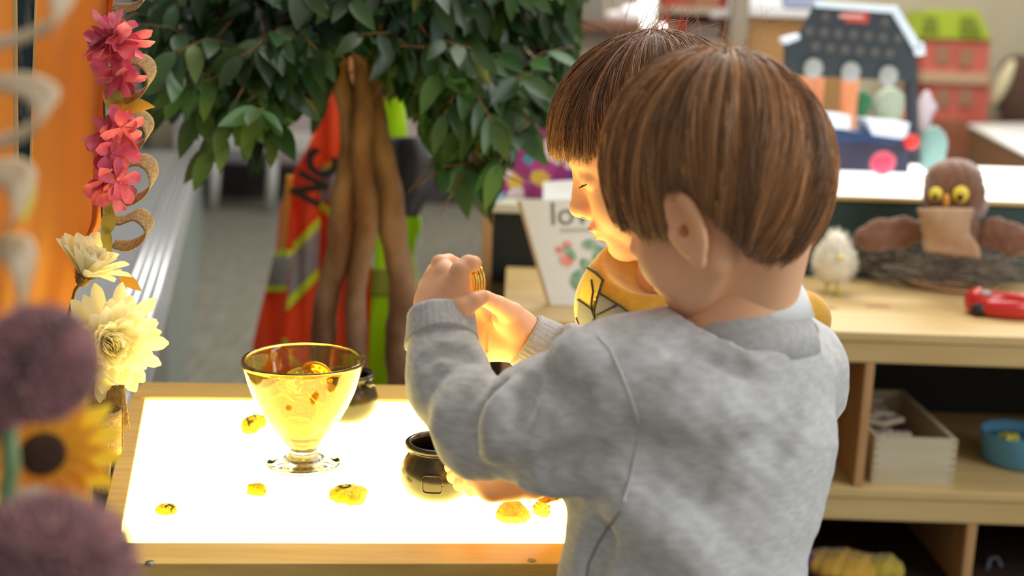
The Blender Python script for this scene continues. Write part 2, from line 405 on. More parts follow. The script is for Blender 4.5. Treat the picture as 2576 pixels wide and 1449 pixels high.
left = fr(a1+vv*.0005, a0+vv*.0005, b0-vv*.0005, b1-vv*.0005, z1=ZT+h-.0005); right = fr(d0, d0+Vector((.02, 0, 0)), c0+Vector((.02, 0, 0)), c0)
# plywood carcass
link('carcass', MB().prism([tuple(v)[:2] for v in (A2+Vector((.003, .003, 0)), D2+Vector((-.003, .003, 0)), C2_+Vector((-.003, -.003, 0)), B2+Vector((.003, -.003, 0)))], ZT-.17, ZT-.05).me('box', .002), plyw, LTB, smooth=False)
for p, sx, sy_ in ((A2, 1, 1), (D2, -1, 1), (C2_, -1, -1), (B2, 1, -1)):
    x0, x1 = sorted((p.x+.006*sx, p.x+.046*sx)); y0, y1 = sorted((p.y+.01*sy_, p.y+.05*sy_))
    link('leg', MB().box((x0, y0, 0), (x1, y1, ZT-.169)).me('leg', .002), woodt, LTB, smooth=False)
scr = mat('screw_head', (.22, .2, .17), .4, metal=.8)
for px, py in ((377, 1415), (1338, 1410)):
    p = WZ(px, py, ZT+h); link('screw', MB().lathe([(0, .0006), (.0042, .0006), (.0048, -.001)], (p.x, p.y, ZT+h), 16).me('screw'), scr, near)
# ---- glass sundae bowl
bc = WZ(764, 1170, ZT); bx, by = bc.x, bc.y
GB = thing('glass_bowl', (bx, by, ZT), 'amber footed glass bowl holding gold coins', 'glass bowl')
amber = mat('amber_glass', (1.0, .74, .19), .0, trans=.985, ior=1.46); clear = mat('clear_glass', (.99, .98, .93), .0, trans=1, ior=1.46)
def facet(a, z): return 1-.034*abs(math.sin(a*5))**1.0*max(0, min(1, (.1-z)/.05))
outer = [(.0005, .0235), (.016, .0235), (.0205, .0265), (.026, .035), (.0335, .045), (.043, .058), (.0525, .074), (.060, .091), (.0655, .108), (.0695, .1225), (.0712, .1275), (.0712, .1300), (.0700, .1318), (.0682, .1318)]
inner = [(.0668, .1300), (.0655, .1225), (.0610, .106), (.0555, .090), (.048, .073), (.0385, .0575), (.029, .045), (.021, .0365), (.012, .033), (.0005, .0325)]
link('bowl', MB().lathe(outer+inner, (bx, by, ZT), 80, mod=facet).me('bowl'), amber, GB)
foot = [(.0005, .0005), (.040, .0005), (.0430, .0015), (.0440, .0035), (.0425, .0055), (.036, .0075), (.026, .0105), (.0185, .0145), (.0155, .0190), (.0168, .0230), (.0005, .0232)]
link('foot', MB().lathe(foot, (bx, by, ZT), 64).me('foot'), clear, GB)
# ---- coins
gold = mat('gold_coin', (.95, .68, .16), .22, (.85, .55, .10), 300, metal=.85, bump=.3, bscale=500)
goldt = mat('gold_plastic', (.70, .42, .04), .25, metal=.6, transl=.05)
def coin_me(r, th):
    m = MB(); m.lathe([(0, th*.34), (r*.80, th*.34), (r*.83, th*.5), (r*.96, th*.5), (r, th*.38), (r, -th*.38), (r*.96, -th*.5), (r*.83, -th*.5), (r*.80, -th*.34), (0, -th*.34)], (0, 0, 0), 40)
    for k in range(9):   # raised five-dot and star relief
        a = k*.698; m.ball((r*.55*math.cos(a), r*.55*math.sin(a), th*.34), (r*.09, r*.09, th*.16), 8, 6); m.ball((r*.55*math.cos(a), r*.55*math.sin(a), -th*.34), (r*.09, r*.09, th*.16), 8, 6)
    m.ball((0, 0, th*.34), (r*.3, r*.3, th*.2), 12, 6); m.ball((0, 0, -th*.34), (r*.3, r*.3, th*.2), 12, 6)
    return m.me('coin')
cme = coin_me(.0190, .0026); cme.materials.append(goldt); cme.polygons.foreach_set('use_smooth', [True]*len(cme.polygons))
rr = random.Random(11)
cnt = 0
spots = [(.0, -.031, .0605, (124, 0, 0)), (.018, .012, .056, (62, 30, 80)), (-.020, .008, .058, (70, 10, 140)), (0, .024, .064, (60, 20, 190)), (-.026, -.014, .070, (66, 0, -30)),
         (.028, -.016, .074, (72, 0, 40)), (.004, .002, .068, (30, 10, 0)), (.030, .020, .080, (50, 20, 60)), (-.028, .022, .084, (55, 0, 220)), (.002, -.034, .080, (74, 0, 5)),
         (-.034, -.006, .094, (40, 0, -60)), (.012, .004, .088, (15, 20, 0)), (.036, -.002, .096, (48, 10, 90)), (-.008, .018, .100, (25, -20, 30)), (-.012, -.020, .098, (20, 35, 30)), (.018, -.022, .102, (58, 10, 70)), (.010, .034, .104, (60, 0, 170))]
coin_lab = 'gold toy coin lying in the amber glass bowl'
for i, (x, y, z, r) in enumerate(spots):
    o = bpy.data.objects.new('gold_coin', cme); COL.objects.link(o); o.location = (bx+x, by+y, ZT+z); o.rotation_euler = [math.radians(v) for v in r]
    setp(o, {0: 'round gold coin pressed flat against the front wall, lowest in the amber bowl', 14: 'gold coin lying almost flat at the top of the pile in the amber bowl'}.get(i, coin_lab), 'coin', 'gold coins in the glass bowl')
cm2 = coin_me(.0165, .0024); cm2.materials.append(gold); cm2.polygons.foreach_set('use_smooth', [True]*len(cm2.polygons))
cc = Vector(W(1180, 709, 1.142)); ax = Vector((.93, .34, .10)).normalized(); q = ax.to_track_quat('Z', 'Y')
for i in range(5):
    o = bpy.data.objects.new('gold_coin', cm2); COL.objects.link(o); o.location = cc+ax*(.0027*i)+Vector((0, 0, .0012*math.sin(i*2.1))); o.rotation_euler = q.to_euler()
    setp(o, ['gold coin at the left end of the held stack, its face showing', 'gold coin edge-on in the middle of the stack held between the fingers', 'gold coin edge-on in the middle of the stack held between the fingers', 'gold coin edge-on in the middle of the stack held between the fingers', 'gold coin at the right end of the held stack'][i], 'coin', 'gold coins held in the hands')
# ---- cauldrons
pot = mat('black_plastic', (.016, .011, .005), .26, spec=.5, coat=.12)
def cauldron(cx, cy, s, label, ang, face):
    g = thing('cauldron', (cx, cy, ZT), label, 'cauldron')
    prof = [(.0005, .0010), (.016, .0006), (.026, .003), (.036, .011), (.0410, .022), (.0415, .032), (.038, .043), (.0325, .0505), (.0290, .0545), (.0300, .0565), (.0345, .0580), (.0365, .0605), (.0360, .0640), (.0335, .0655), (.0300, .0645), (.0285, .060), (.029, .054), (.036, .043), (.039, .032), (.038, .020), (.030, .009), (.0005, .005)]
    link('pot', MB().lathe([(r*s, z*s) for r, z in prof], (cx, cy, ZT), 64).me('pot'), pot, g)
    for e in (0, math.pi):
        a = ang+e; p = Vector((cx+.0365*s*math.cos(a), cy+.0365*s*math.sin(a), ZT+.056*s))
        lug = link('lug', MB().ball(p, (.0055*s,)*3, 14, 10).me('lug'), pot, g)
    H = [Vector((cx+.0395*s*math.cos(ang)*math.cos(t), cy+.0395*s*math.sin(ang)*math.cos(t), ZT+.056*s))+Vector((-math.sin(ang)*face*.030*s*math.sin(t), math.cos(ang)*face*.030*s*math.sin(t), -.012*s*math.sin(t))) for t in [math.pi*i/24 for i in range(25)]]
    link('handle', MB().tube(H, .0013*s, 8).me('handle'), pot, g)
    return g
k1 = WZ(1100, 1205, ZT+.02); cauldron(k1.x, k1.y+.0, 1.0, 'round black cauldron in front on the light table, beside the resting hand', math.radians(-48), 1)
# raised badge on the near cauldron
cg = [o for o in SC.objects if o.name == 'cauldron'][0]
def potpt(u, v, s=1.0, lift=.0006):   # u: sideways angle, v: height
    z = v; zz = [(.011, .036), (.022, .0410), (.032, .0415), (.043, .038), (.0505, .0325)]
    r = np.interp(z, [a for a, b in zz], [b for a, b in zz])+lift; a = math.radians(-94)+u
    return Vector((k1.x+r*math.cos(a), k1.y+r*math.sin(a), ZT+z))
loop = [potpt(.27*math.copysign(min(1, abs(1.25*math.cos(t))), math.cos(t)), .0285+.0098*math.copysign(min(1, abs(1.25*math.sin(t))), math.sin(t))) for t in [2*math.pi*i/48 for i in range(49)]]
bd = MB().tube(loop, .0009, 6); bd.tube([potpt(-.11, .0385), potpt(.11, .0385)], .0014, 6)
link('badge', bd.me('badge'), pot, cg)
k2c = WZ(872, 1048, ZT+.004)
cauldron(k2c.x, k2c.y-.0, 1.0, 'black cauldron with a wire handle, half hidden behind the glass bowl', math.radians(-30), 1)
# ---- gold nuggets
nug = mat('painted_gold_rock', (.80, .68, .012), .45, (.28, .19, .01), 85, bump=1, bscale=220, transl=.20, lo=.50, hi=.70, detail=10)
nug2 = mat('pale_gold_rock', (.66, .55, .10), .7, (.42, .30, .10), 95, bump=1, bscale=260, transl=.12, lo=.42, hi=.68, detail=10)
ink = mat('black_ink', (.06, .05, .02), .6)
def nugget(px, py, rx, ry, rz, seed, label, m=nug, rot=0, marks=None, z=None):
    p = WZ(px, py, ZT+rz*.9); c = Vector((p.x, p.y, ZT+rz*.86)); Rm = np.array(Matrix.Rotation(math.radians(rot), 3, 'Z'), dtype=np.float32)
    rs = np.random.RandomState(seed); s = S(); s.u(s_ell(c, (rx, ry, rz), Rm))
    for k in range(9):                       # chip flat faces off the lump
        n = rs.randn(3); n /= np.linalg.norm(n); rad = np.array([rx, ry, rz]); sup = np.sqrt(((Rm.T @ n*rad)**2).sum()); pt = np.array(c)+n*sup*(.70+.22*rs.rand())
        s.inter(halfspace(pt, n), .0015)
    s.disp(lambda q: .0014*vnoise(q, 190, seed)+.0010*np.abs(vnoise(q, 460, seed+1))+.0005*vnoise(q, 1100, seed+2))
    s.inter(halfspace((0, 0, ZT+.0004), (0, 0, -1)), .0005)
    V, F = nets(s, np.array(c)-max(rx, ry)*1.15, np.array(c)+max(rx, ry)*1.15, max(rx, ry)/26)
    o = root_mesh('gold_nugget', np_mesh('n', V, F), m, label, 'rock')
    if marks:
        mb = MB()
        for path in marks:
            pp = []
            for x, y in path: pp.append(trace(s, x, y, .9, .0003))
            pp = [q_ for q_ in pp if (q_-c).length < .05]
            if len(pp) > 1: mb.tube(pp, .0011, 6)
        link('ink_mark', mb.me('mark'), ink, o)
    return o
def halfspace(pt, n, sgn=1):
    pt = A(pt); n = A(n)
    return lambda p: sgn*((p-pt) @ n)
def trace(f, px, py, t0=.8, lift=0):
    d = ray(px, py); d.normalize(); t = t0
    for _ in range(140):
        v = float(f(np.array([tuple(CAM+d*t)], dtype=np.float32))[0])
        if v < .0003: break
        t += max(v*.7, .0003)
        if t > 2.5: break
    return CAM+d*(t-lift)
nugget(636, 1066, .015, .024, .012, 3, 'gold nugget with a dark lettered mark, leaning at the left of the glass bowl', rot=-18,
       marks=[[(622, 1052), (628, 1074)], [(640, 1044), (650, 1070)], [(626, 1062), (646, 1056)]])
nugget(421, 1283, .0125, .0085, .007, 5, 'smallest gold nugget with a curved dark mark, farthest to the left', marks=[[(416, 1275), (426, 1270), (436, 1275), (430, 1283)]])
nugget(644, 1232, .0125, .0095, .007, 6, 'small round gold nugget in front of the glass foot')
nugget(880, 1245, .0235, .0185, .010, 8, 'largest flat gold nugget with a ring mark, between bowl and near cauldron', rot=-10,
       marks=[[(866+16*math.cos(t), 1220+7*math.sin(t)) for t in [6.28*i/12 for i in range(13)]]])
nugget(1292, 1290, .0185, .0160, .013, 9, 'chunky pale gold nugget left of the pair near the grey sweatshirt', m=nug2)
nugget(1364, 1280, .0118, .0092, .009, 12, 'squarish pale gold nugget touching the chunky one near the grey sweatshirt', m=nug2)
nugget(1322, 1246, .0100, .0080, .005, 14, 'thin gold flake peeking out behind the chunky nugget')
nugget(1388, 1250, .0120, .0070, .004, 15, 'flat gold flake almost hidden under the grey sleeve')
# =====================================================================  CHILDREN
from mathutils import Euler
def head_matrix(px, py, Y, yaw, pitch, roll, hs):
    R = Matrix.Rotation(math.radians(yaw), 3, 'Z') @ Matrix.Rotation(math.radians(pitch), 3, 'Y') @ Matrix.Rotation(math.radians(roll), 3, 'X')
    return R, W(px, py, Y), np.array(hs)
def to_local(R, c, hs, p):
    q = R.transposed() @ (Vector(p)-c); return Vector((q.x/hs[0], q.y/hs[1], q.z/hs[2]))
def head_sdf(neck, neck_r, ears=(1, -1), ear=1.0, nx=.30, tz=-.15):
    s = S()
    s.u(s_ell((-.010, 0, .018), (.092, .074, .080)))
    s.u(s_ell((.045, 0, .016), (.043, .058, .044)), .02)          # forehead
    s.u(s_ell((.032, 0, -.036), (.050, .052, .058)), .02)         # face
    for e in (1, -1):
        s.u(s_ell((.050, e*.031, -.043), (.031, .028, .030)), .014)   # cheek
        s.u(s_cone((-.004, e*.050, -.048), (.055, e*.014, -.086), .019, .015), .016)  # jaw
        s.u(s_ell((.071, e*.027, .013), (.010, .019, .0075)), .014)  # brow ridge
    s.u(s_ell((.064, 0, -.086), (.0185, .020, .016)), .012)       # chin
    s.u(s_ell((.072, 0, -.062), (.018, .026, .020)), .012)        # muzzle
    for e in (1, -1):
        s.sub(s_ell((.0965, e*.030, -.004), (.0125, .015, .0105)), .013)
        s.u(s_ell((.0705, e*.0305, -.0055), (.0135, .0145, .0120)), .005)   # lid over eyeball
        s.sub(s_cone((.0835, e*.019, -.0112), (.0785, e*.044, -.0100), .0010, .0010), .002)  # lid slit
    s.u(s_cone((.084, 0, -.002), (.0975, 0, -.030), .0052, .0068), .008)       # nose bridge
    s.u(s_cone((.079, 0, -.006), (.0885, 0, -.034), .0085, .0135), .009)
    s.u(s_ell((.0985, 0, -.0335), (.0088, .0085, .0075)), .005)
    for e in (1, -1):
        s.u(s_ell((.0905, e*.0085, -.0365), (.0075, .0052, .0058)), .004)
        s.sub(s_ell((.0945, e*.0048, -.0425), (.0035, .0022, .003)), .002)
    s.u(s_ell((.0865, 0, -.0575), (.0085, .0175, .0052)), .0045)      # upper lip
    s.u(s_ell((.0835, 0, -.0675), (.0085, .0145, .0058)), .0045)      # lower lip
    s.sub(s_cone((.0955, -.019, -.0625), (.0955, .019, -.0625), .0012, .0012), .003)
    s.sub(s_ell((.090, 0, -.0765), (.008, .016, .0035)), .008)
    s.u(s_cone((-.038, 0, -.045), neck, neck_r*1.0, neck_r*1.08), .013)
    for e in ears:
        g = ear; c = Vector((-.002, e*.0800, -.020))
        n = Vector((nx, e*.95, .05)).normalized(); zz = Vector((tz, 0, 1)); zz = (zz-n*zz.dot(n)).normalized(); xx = zz.cross(n)
        Rm = Matrix((xx, n, zz)).transposed(); fx = xx*(1 if xx.x > 0 else -1)      # fx points to the face
        s.u(s_ell(c, (.0175*g, .0050*g, .0255*g), Rm), .004)
        s.u(s_cone(tuple(c-n*.008+fx*.004), (.004, e*.066, -.020), .009, .012), .006)
        s.sub(s_ell(c+n*.0070+zz*.001+fx*.0035, (.0120*g, .0080*g, .0180*g), Rm), .002)
        s.sub(s_cone(tuple(c+n*.006+fx*.0045-zz*.002), tuple(c-n*.010+fx*.0060-zz*.002), .0052*g, .0040), .002)
        pts = []; rr_ = []
        for k in range(19):
            t = k/18; a_ = math.radians(-62+t*250); pts.append(tuple(c+n*(.0030+.0015*math.sin(math.pi*t))-fx*(.0160*g*math.sin(a_))+zz*(.0248*g*math.cos(a_)))); rr_.append((.0026+.0016*math.sin(math.pi*t))*g)
        s.u(s_chain(pts, rr_, .001), .0025)
        s.u(s_ell(c-zz*.0240*g-fx*.001+n*.001, (.0068*g, .0042*g, .0075*g), Rm), .004)
        s.u(s_ell(c+fx*.0135*g-zz*.002+n*.001, (.0042*g, .0045*g, .0060*g), Rm), .003)
    return s
def xf(V, R, c, hs): return (V*hs) @ np.array(R.transposed()) + np.array(c)
def hair_r(D, C, r):
    """distance from origin of local frame along unit dirs D to ellipsoid (C, r)"""
    a = ((D/r)**2).sum(1); b = -2*(D*C/(r*r)).sum(1); cc = ((C/r)**2).sum()-1
    return (-b+np.sqrt(np.maximum(b*b-4*a*cc, 0)))/(2*a)
def zlim(az, keys):
    """az in degrees 0=front 180=back, keys sorted list of (az, z)"""
    return np.interp(np.abs(az), [k[0] for k in keys], [k[1] for k in keys])
def make_hair(C, r, crown, keys, n, seed, fringe_r=.004, clump=.08, len0=.9, rad=.00042, wild=60, flare=.0):
    rs = np.random.RandomState(seed); C = np.array(C); r = np.array(r); w = np.array(crown, float); w /= np.linalg.norm(w)
    a = np.cross(w, [0, 1, 0]); a /= np.linalg.norm(a); b = np.cross(w, a)
    K = 15; phi = rs.rand(n)*2*np.pi; t0 = np.sqrt(rs.rand(n))*1.9
    lay = rs.rand(n)                                   # layer height 0 inner .. 1 outer
    length = len0*(.75+.5*rs.rand(n)); jit = rs.randn(n)*.0035
    P = np.zeros((n, K, 3)); alive = np.ones(n, bool); last = np.zeros((n, 3))
    ph1, ph2, ph3 = rs.rand(3)*6.28
    lock = np.sin(phi*11+ph1)*.5+np.sin(phi*23+ph2+t0*2)*.35+np.sin(phi*5+ph3)*.4
    for i in range(K):
        s = i/(K-1); t = t0+length*s
        f = phi+clump*lock*s*1.3+.22*s*np.sin(3*phi+ph1)+.35*np.exp(-t*2.2)
        D = np.cos(t)[:, None]*w+np.sin(t)[:, None]*(np.cos(f)[:, None]*a+np.sin(f)[:, None]*b)
        rr = hair_r(D, C, r); base = D*rr[:, None]
        bulge = .0030*np.sin(phi*17+ph2+3*s)*np.minimum(t, 1)+.0022*np.sin(phi*37+ph3)*np.minimum(t, 1)
        off = (-.006+.008*lay+bulge)*(1-.2*s)
        q = base+D*off[:, None]
        az = np.degrees(np.arctan2(q[:, 1], q[:, 0])); zl = zlim(az, keys)+jit
        dead = (q[:, 2] < zl)
        if i == 0: alive = ~dead; last = q
        q = np.where((alive & ~dead)[:, None], q, last); alive = alive & ~dead
        P[:, i] = q; last = q
    L = np.linalg.norm(P[:, -1]-P[:, 0], axis=1); keep = L > .006; P = P[keep]; n = len(P)
    dark = .45+.75*rs.rand(n)**1.5; lk = lock[keep]; g = dark*(1+.30*np.sin(lk*4)+.12*np.sin(phi[keep]*9+ph1))
    hue = rs.rand(n)
    tint = np.stack([g*(1+.05*hue), g, g*(1-.12*hue)], 1)
    # flyaways around the crown
    if wild:
        m = wild; ph = rs.rand(m)*6.28; t = rs.rand(m)*.35
        D = np.cos(t)[:, None]*w+np.sin(t)[:, None]*(np.cos(ph)[:, None]*a+np.sin(ph)[:, None]*b)
        base = D*hair_r(D, C, r)[:, None]; dr = D*.25+rs.randn(m, 3)*.30+np.array([-.75, -.1, .30]); dr /= np.linalg.norm(dr, axis=1)[:, None]
        bend = rs.randn(m, 3)*.012; Ls = .018+.035*rs.rand(m)
        Q = np.stack([base+dr*(Ls*i/(K-1))[:, None]+bend*((i/(K-1))**2) for i in range(K)], 1)
        P = np.concatenate([P, Q]); tint = np.concatenate([tint, np.ones((m, 3))*1.25])
    return P, tint
def cap_sdf(C, r, keys, inset=.006):
    C = A(C); r = A(r)
    el = s_ell(C, r-inset); inn = s_ell(C, r-inset-.010)
    def f(p):
        az = np.degrees(np.arctan2(p[:, 1], p[:, 0])); zl = zlim(az, keys)+.0025*np.sin(az*.9)
        return np.maximum(np.maximum(el(p)+.0012*np.sin(az*.6), -inn(p)), zl-p[:, 2])
    return f
def hand_mesh(wrist, knuckles, fingers, palm, thumb, h=.0014, wr=.019, extra=None, fk=.0035, nails=None):
    """all points in world; knuckles: 4 points; fingers: list of (pts, radii)"""
    s = S(); s.u(s_cone(wrist[0], wrist[1], wrist[2], wrist[3]))
    for p in palm: s.u(s_cone(*p), .012)
    f1 = s
    s2 = S(); s2.u(f1)
    for pts, rr in fingers: s2.u(s_chain(pts, rr, .0015), fk)
    s2.u(s_chain(thumb[0], thumb[1], .002), .006)
    if extra: extra(s2)
    pts = [q for ps, _ in fingers for q in ps]+list(thumb[0])+[wrist[0], wrist[1]]+[p[i] for p in palm for i in (0, 1)]
    P = np.array([tuple(q) for q in pts]); m = .034
    return nets(s2, P.min(0)-m, P.max(0)+m, h)
skin = mat('skin', (.90, .51, .30), .52, (.87, .45, .25), 14, sss=.2, sscale=.005, bump=.06, bscale=420, spec=.35)
lipm = mat('lip', (.62, .26, .20), .45, sss=.2, sscale=.005)
hairA = mat('light_brown_hair', (.52, .245, .09), .34, attr='tint', spec=.6, sheen=.15)
hairB = mat('brown_hair', (.37, .155, .058), .34, attr='tint', spec=.6, sheen=.12)
def sweat_mat(name, c1, c2, c3):
    m = mat(name, c1, .95, c2, 90, stretch=(1, 1, 2.6), sheen=.35, bump=.35, bscale=520, lo=.38, hi=.62, detail=6, spec=.15); return m
grey = sweat_mat('heather_grey_jersey', (.50, .495, .485), (.60, .595, .585), None)
greyrib = mat('heather_grey_rib', (.46, .45, .44), .95, (.55, .545, .535), 160, stretch=(1, 1, 1), sheen=.3, bump=.5, bscale=700, spec=.15)
white_cotton = mat('white_cotton', (.80, .80, .80), .9, sheen=.3)
seamm = mat('grey_seam', (.58, .575, .565), .95, sheen=.3)
def merge_skin(parts, extra_mat_fn=None):
    V, F = joinVF(parts); return np_mesh('skin', V, F)
# ---------------------------------------------------------------- front child
K1 = thing('person', (.20, .97, 0), 'child in plain grey sweatshirt seen from behind, holding up gold coins in both hands', 'child')
R1, C1, H1 = head_matrix(1800, 468, 1.00, 144, 21, -6, (.93, .93, 1.06))
nk = W(1880, 800, 1.02)
hs1 = head_sdf(tuple(to_local(R1, C1, H1, nk)), .0375, ear=1.08, nx=.10, tz=.10)
V, F = nets(hs1, (-.115, -.105, -.17), (.118, .105, .11), .0014)
parts = [(xf(V, R1, C1, H1), F)]
# hidden trunk under the clothes
tr = S(); tr.u(s_cone(W(1872, 760, 1.01), W(1800, 1000, 1.02), .046, .066)); tr.u(s_cone(W(1800, 1000, 1.02), W(1740, 1440, .99), .066, .066), .02)
# ---- left hand (back of the hand to the camera)
wl0, wl1 = W(1112, 850, 1.10), W(1108, 790, 1.12)
kn = [W(1150, 712, 1.115), W(1122, 690, 1.130), W(1095, 700, 1.146), W(1080, 722, 1.160)]
LF = [([kn[0], W(1158, 680, 1.112), W(1178, 664, 1.118), W(1192, 663, 1.128)], [.0100, .0094, .0088, .0078]),
      ([kn[1], W(1108, 664, 1.140), W(1128, 660, 1.152), W(1160, 672, 1.160)], [.0098, .0092, .0086, .0074]),
      ([kn[2], W(1094, 684, 1.160), W(1120, 686, 1.176), W(1152, 700, 1.176)], [.0094, .0088, .0082, .0072]),
      ([kn[3], W(1088, 712, 1.172), W(1114, 716, 1.186), W(1142, 728, 1.184)], [.0088, .0080, .0074, .0066])]
LP = [(wl1, kn[0], .0200, .0125), (wl1, kn[1], .0200, .0125), (wl1, kn[2], .0200, .0120), (wl1, kn[3], .0190, .0115), (W(1090, 760, 1.135), W(1140, 750, 1.120), .016, .016)]
LT = ([W(1125, 790, 1.105), W(1160, 776, 1.098), W(1190, 758, 1.102), W(1212, 748, 1.112)], [.0140, .0118, .0088, .0074])
parts.append(hand_mesh((wl0, wl1, .0205, .0200), kn, LF, LP, LT))
# ---- right hand (palm to the camera)
wr0, wr1 = W(1400, 905, 1.24), W(1318, 858, 1.24)
kr = [W(1232, 800, 1.262), W(1214, 832, 1.268), W(1212, 862, 1.268), W(1222, 886, 1.262)]
RF = [([kr[0], W(1205, 776, 1.252), W(1190, 748, 1.235), W(1186, 722, 1.215)], [.0095, .0090, .0082, .0074]),
      ([kr[1], W(1186, 806, 1.262), W(1170, 776, 1.245), W(1168, 750, 1.228)], [.0095, .0090, .0082, .0074]),
      ([kr[2], W(1184, 842, 1.264), W(1168, 812, 1.252), W(1166, 786, 1.238)], [.0092, .0086, .0080, .0072]),
      ([kr[3], W(1194, 872, 1.262), W(1180, 848, 1.256), W(1176, 824, 1.246)], [.0086, .0078, .0072, .0066])]
RP = [(wr1, kr[0], .0200, .0115), (wr1, kr[1], .0200, .0110), (wr1, kr[2], .0190, .0110), (wr1, kr[3], .0190, .0110), (W(1308, 818, 1.228), W(1268, 800, 1.232), .0155, .0135)]
RTh = ([W(1312, 822, 1.228), W(1288, 790, 1.222), W(1254, 768, 1.206), W(1222, 752, 1.184), W(1208, 744, 1.172)], [.0170, .0128, .0100, .0084, .0072])
def creases(s):
    for a, b in (((1262, 778, 1.214), (1290, 780, 1.214)), ((1282, 838, 1.236), (1252, 800, 1.238)), ((1252, 800, 1.238), (1240, 776, 1.235)), ((1226, 880, 1.246), (1230, 820, 1.246))):
        s.sub(s_cone(W(*a), W(*b), .0010, .0010), .004)
parts.append(hand_mesh((wr0, wr1, .0200, .0200), kr, RF, RP, RTh, extra=creases))
P = np.array([tuple(W(1872, 760, 1.01)), tuple(W(1740, 1440, .99))])
parts.append(nets(tr, P.min(0)-.1, P.max(0)+.1, .008))
body1 = link('body', merge_skin(parts), skin, K1)
# ---- hair
HC1, HR1 = (-.006, 0, .014), (.104, .090, .0955)
keys1 = [(0, -.002), (30, -.004), (50, -.016), (68, -.024), (78, -.022), (85, .010), (102, .010), (110, -.024), (124, -.056), (150, -.070), (180, -.073)]
V, F = nets(cap_sdf(HC1, HR1, keys1), (-.13, -.11, -.12), (.12, .11, .13), .003)
cap1 = link('hair', np_mesh('hair', xf(V, R1, C1, H1), F), mat('hair_base_light', (.22, .12, .06), .6), K1)
P, tint = make_hair(HC1, HR1, (-.42, -.08, .9), keys1, 21000, 5, wild=14)
link('hair_strands', strands('strands', xf(P.reshape(-1, 3), R1, C1, H1).reshape(P.shape), .00042, .00014, tint), hairA, cap1)
# ---- sweatshirt
shL, elL = W(1565, 985, .985), W(1206, 1090, 1.03); cuL = W(1110, 830, 1.105)
shR, elR = W(1985, 915, 1.09), W(2050, 1010, 1.16); frR = W(1640, 960, 1.18); cuR = W(1345, 868, 1.236)
def U(f, a, k): f.u(a, k); return f
sw = S()
sw.u(s_ell(W(1805, 1075, 1.02), (.106, .092, .118)))
sw.u(s_ell(W(1722, 1330, .982), (.103, .080, .150)), .05)
sw.u(s_ell(W(1708, 1520, .965), (.106, .072, .060)), .04)
sw.u(s_cone(W(1876, 900, 1.02), W(1840, 960, 1.02), .050, .085), .04)              # shoulders / neck base
sw.u(s_cone(W(1860, 905, 1.015), shL, .040, .048), .045)
sw.u(s_cone(W(1900, 890, 1.03), W(2015, 915, 1.08), .042, .040), .04)
arm = S()
arm.u(s_cone(shL, W(1365, 1068, 1.0), .060, .054)); arm.u(s_cone(W(1365, 1068, 1.0), elL, .054, .038), .02)
arm.u(s_cone(elL, W(1130, 960, 1.07), .038, .0375), .015)
arm.u(s_cone(W(1130, 960, 1.07), cuL, .0375, .0335), .02)
sw.u(arm, .030)
ra = S()
ra.u(s_cone(W(1990, 920, 1.08), W(2050, 985, 1.10), .042, .028)); ra.u(s_cone(W(2050, 985, 1.10), W(1900, 1010, 1.16), .028, .04), .02)
ra.u(s_cone(W(1900, 1000, 1.16), frR, .042, .042), .02); ra.u(s_cone(frR, cuR, .040, .031), .02)
sw.u(ra, .03)
# creases (subtracted) and folds (added)
base_sw = S(); base_sw.ops = list(sw.ops)
def trace(f, px, py, t0=.8, lift=0):
    d = ray(px, py); d.normalize(); t = t0
    for _ in range(90):
        v = float(f(np.array([tuple(CAM+d*t)], dtype=np.float32))[0])
        if v < .0004: break
        t += max(v*.7, .0004)
        if t > 2.5: break
    return CAM+d*(t-lift)
def crease(pts, r=.008, k=.012, sgn=1):
    P = [trace(base_sw, *q) for q in cat2(pts)]
    P = [q+(CAM-q).normalized()*(r*.25 if sgn > 0 else -r*.45) for q in P]
    m = len(P)
    for i in range(m-1):
        if (P[i+1]-P[i]).length > .06: continue
        ra = r*(.45+.55*math.sin(math.pi*(i+.3)/m)); rb = r*(.45+.55*math.sin(math.pi*(i+1.3)/m))
        (sw.sub if sgn > 0 else sw.u)(s_cone(P[i], P[i+1], ra, rb), k)
def cat2(pts):
    out = []
    for i in range(len(pts)-1):
        for j in range(2): out.append((pts[i][0]*(1-j/2)+pts[i+1][0]*j/2, pts[i][1]*(1-j/2)+pts[i+1][1]*j/2))
    return out+[pts[-1]]
for pts, r, k in (([(1062, 912), (1110, 884), (1165, 888), (1212, 935)], .006, .010), ([(1072, 1000), (1098, 940), (1150, 915)], .005, .010), ([(1264, 966), (1228, 1010), (1200, 1070), (1190, 1115)], .008, .012),
                  ([(1150, 965), (1122, 1020), (1112, 1075)], .005, .012), ([(1335, 962), (1305, 1010), (1292, 1065)], .006, .016), ([(1250, 1195), (1330, 1182), (1430, 1160), (1540, 1135)], .007, .014),
                  ([(1622, 1090), (1665, 1062), (1705, 1045)], .011, .026), ([(1598, 1272), (1700, 1232), (1830, 1182)], .012, .028), ([(1562, 1287), (1522, 1340), (1487, 1400), (1474, 1446)], .009, .016),
                  ([(1400, 960), (1440, 990), (1455, 1040)], .005, .018), ([(1700, 900), (1770, 930), (1860, 935)], .005, .024), ([(1900, 1150), (1960, 1120), (2010, 1060)], .006, .026)): crease(pts, r, k)
for pts, r, k in (([(1214, 948), (1155, 1000), (1110, 1080)], .011, .018), ([(1285, 985), (1245, 1060), (1225, 1140)], .007, .018), ([(1330, 1222), (1440, 1205), (1555, 1180)], .010, .018), ([(1575, 1292), (1680, 1335), (1785, 1440)], .016, .028),
                  ([(1438, 885), (1475, 902)], .018, .018), ([(1640, 1040), (1720, 1010), (1800, 1005)], .012, .03)): crease(pts, r, k, -1)
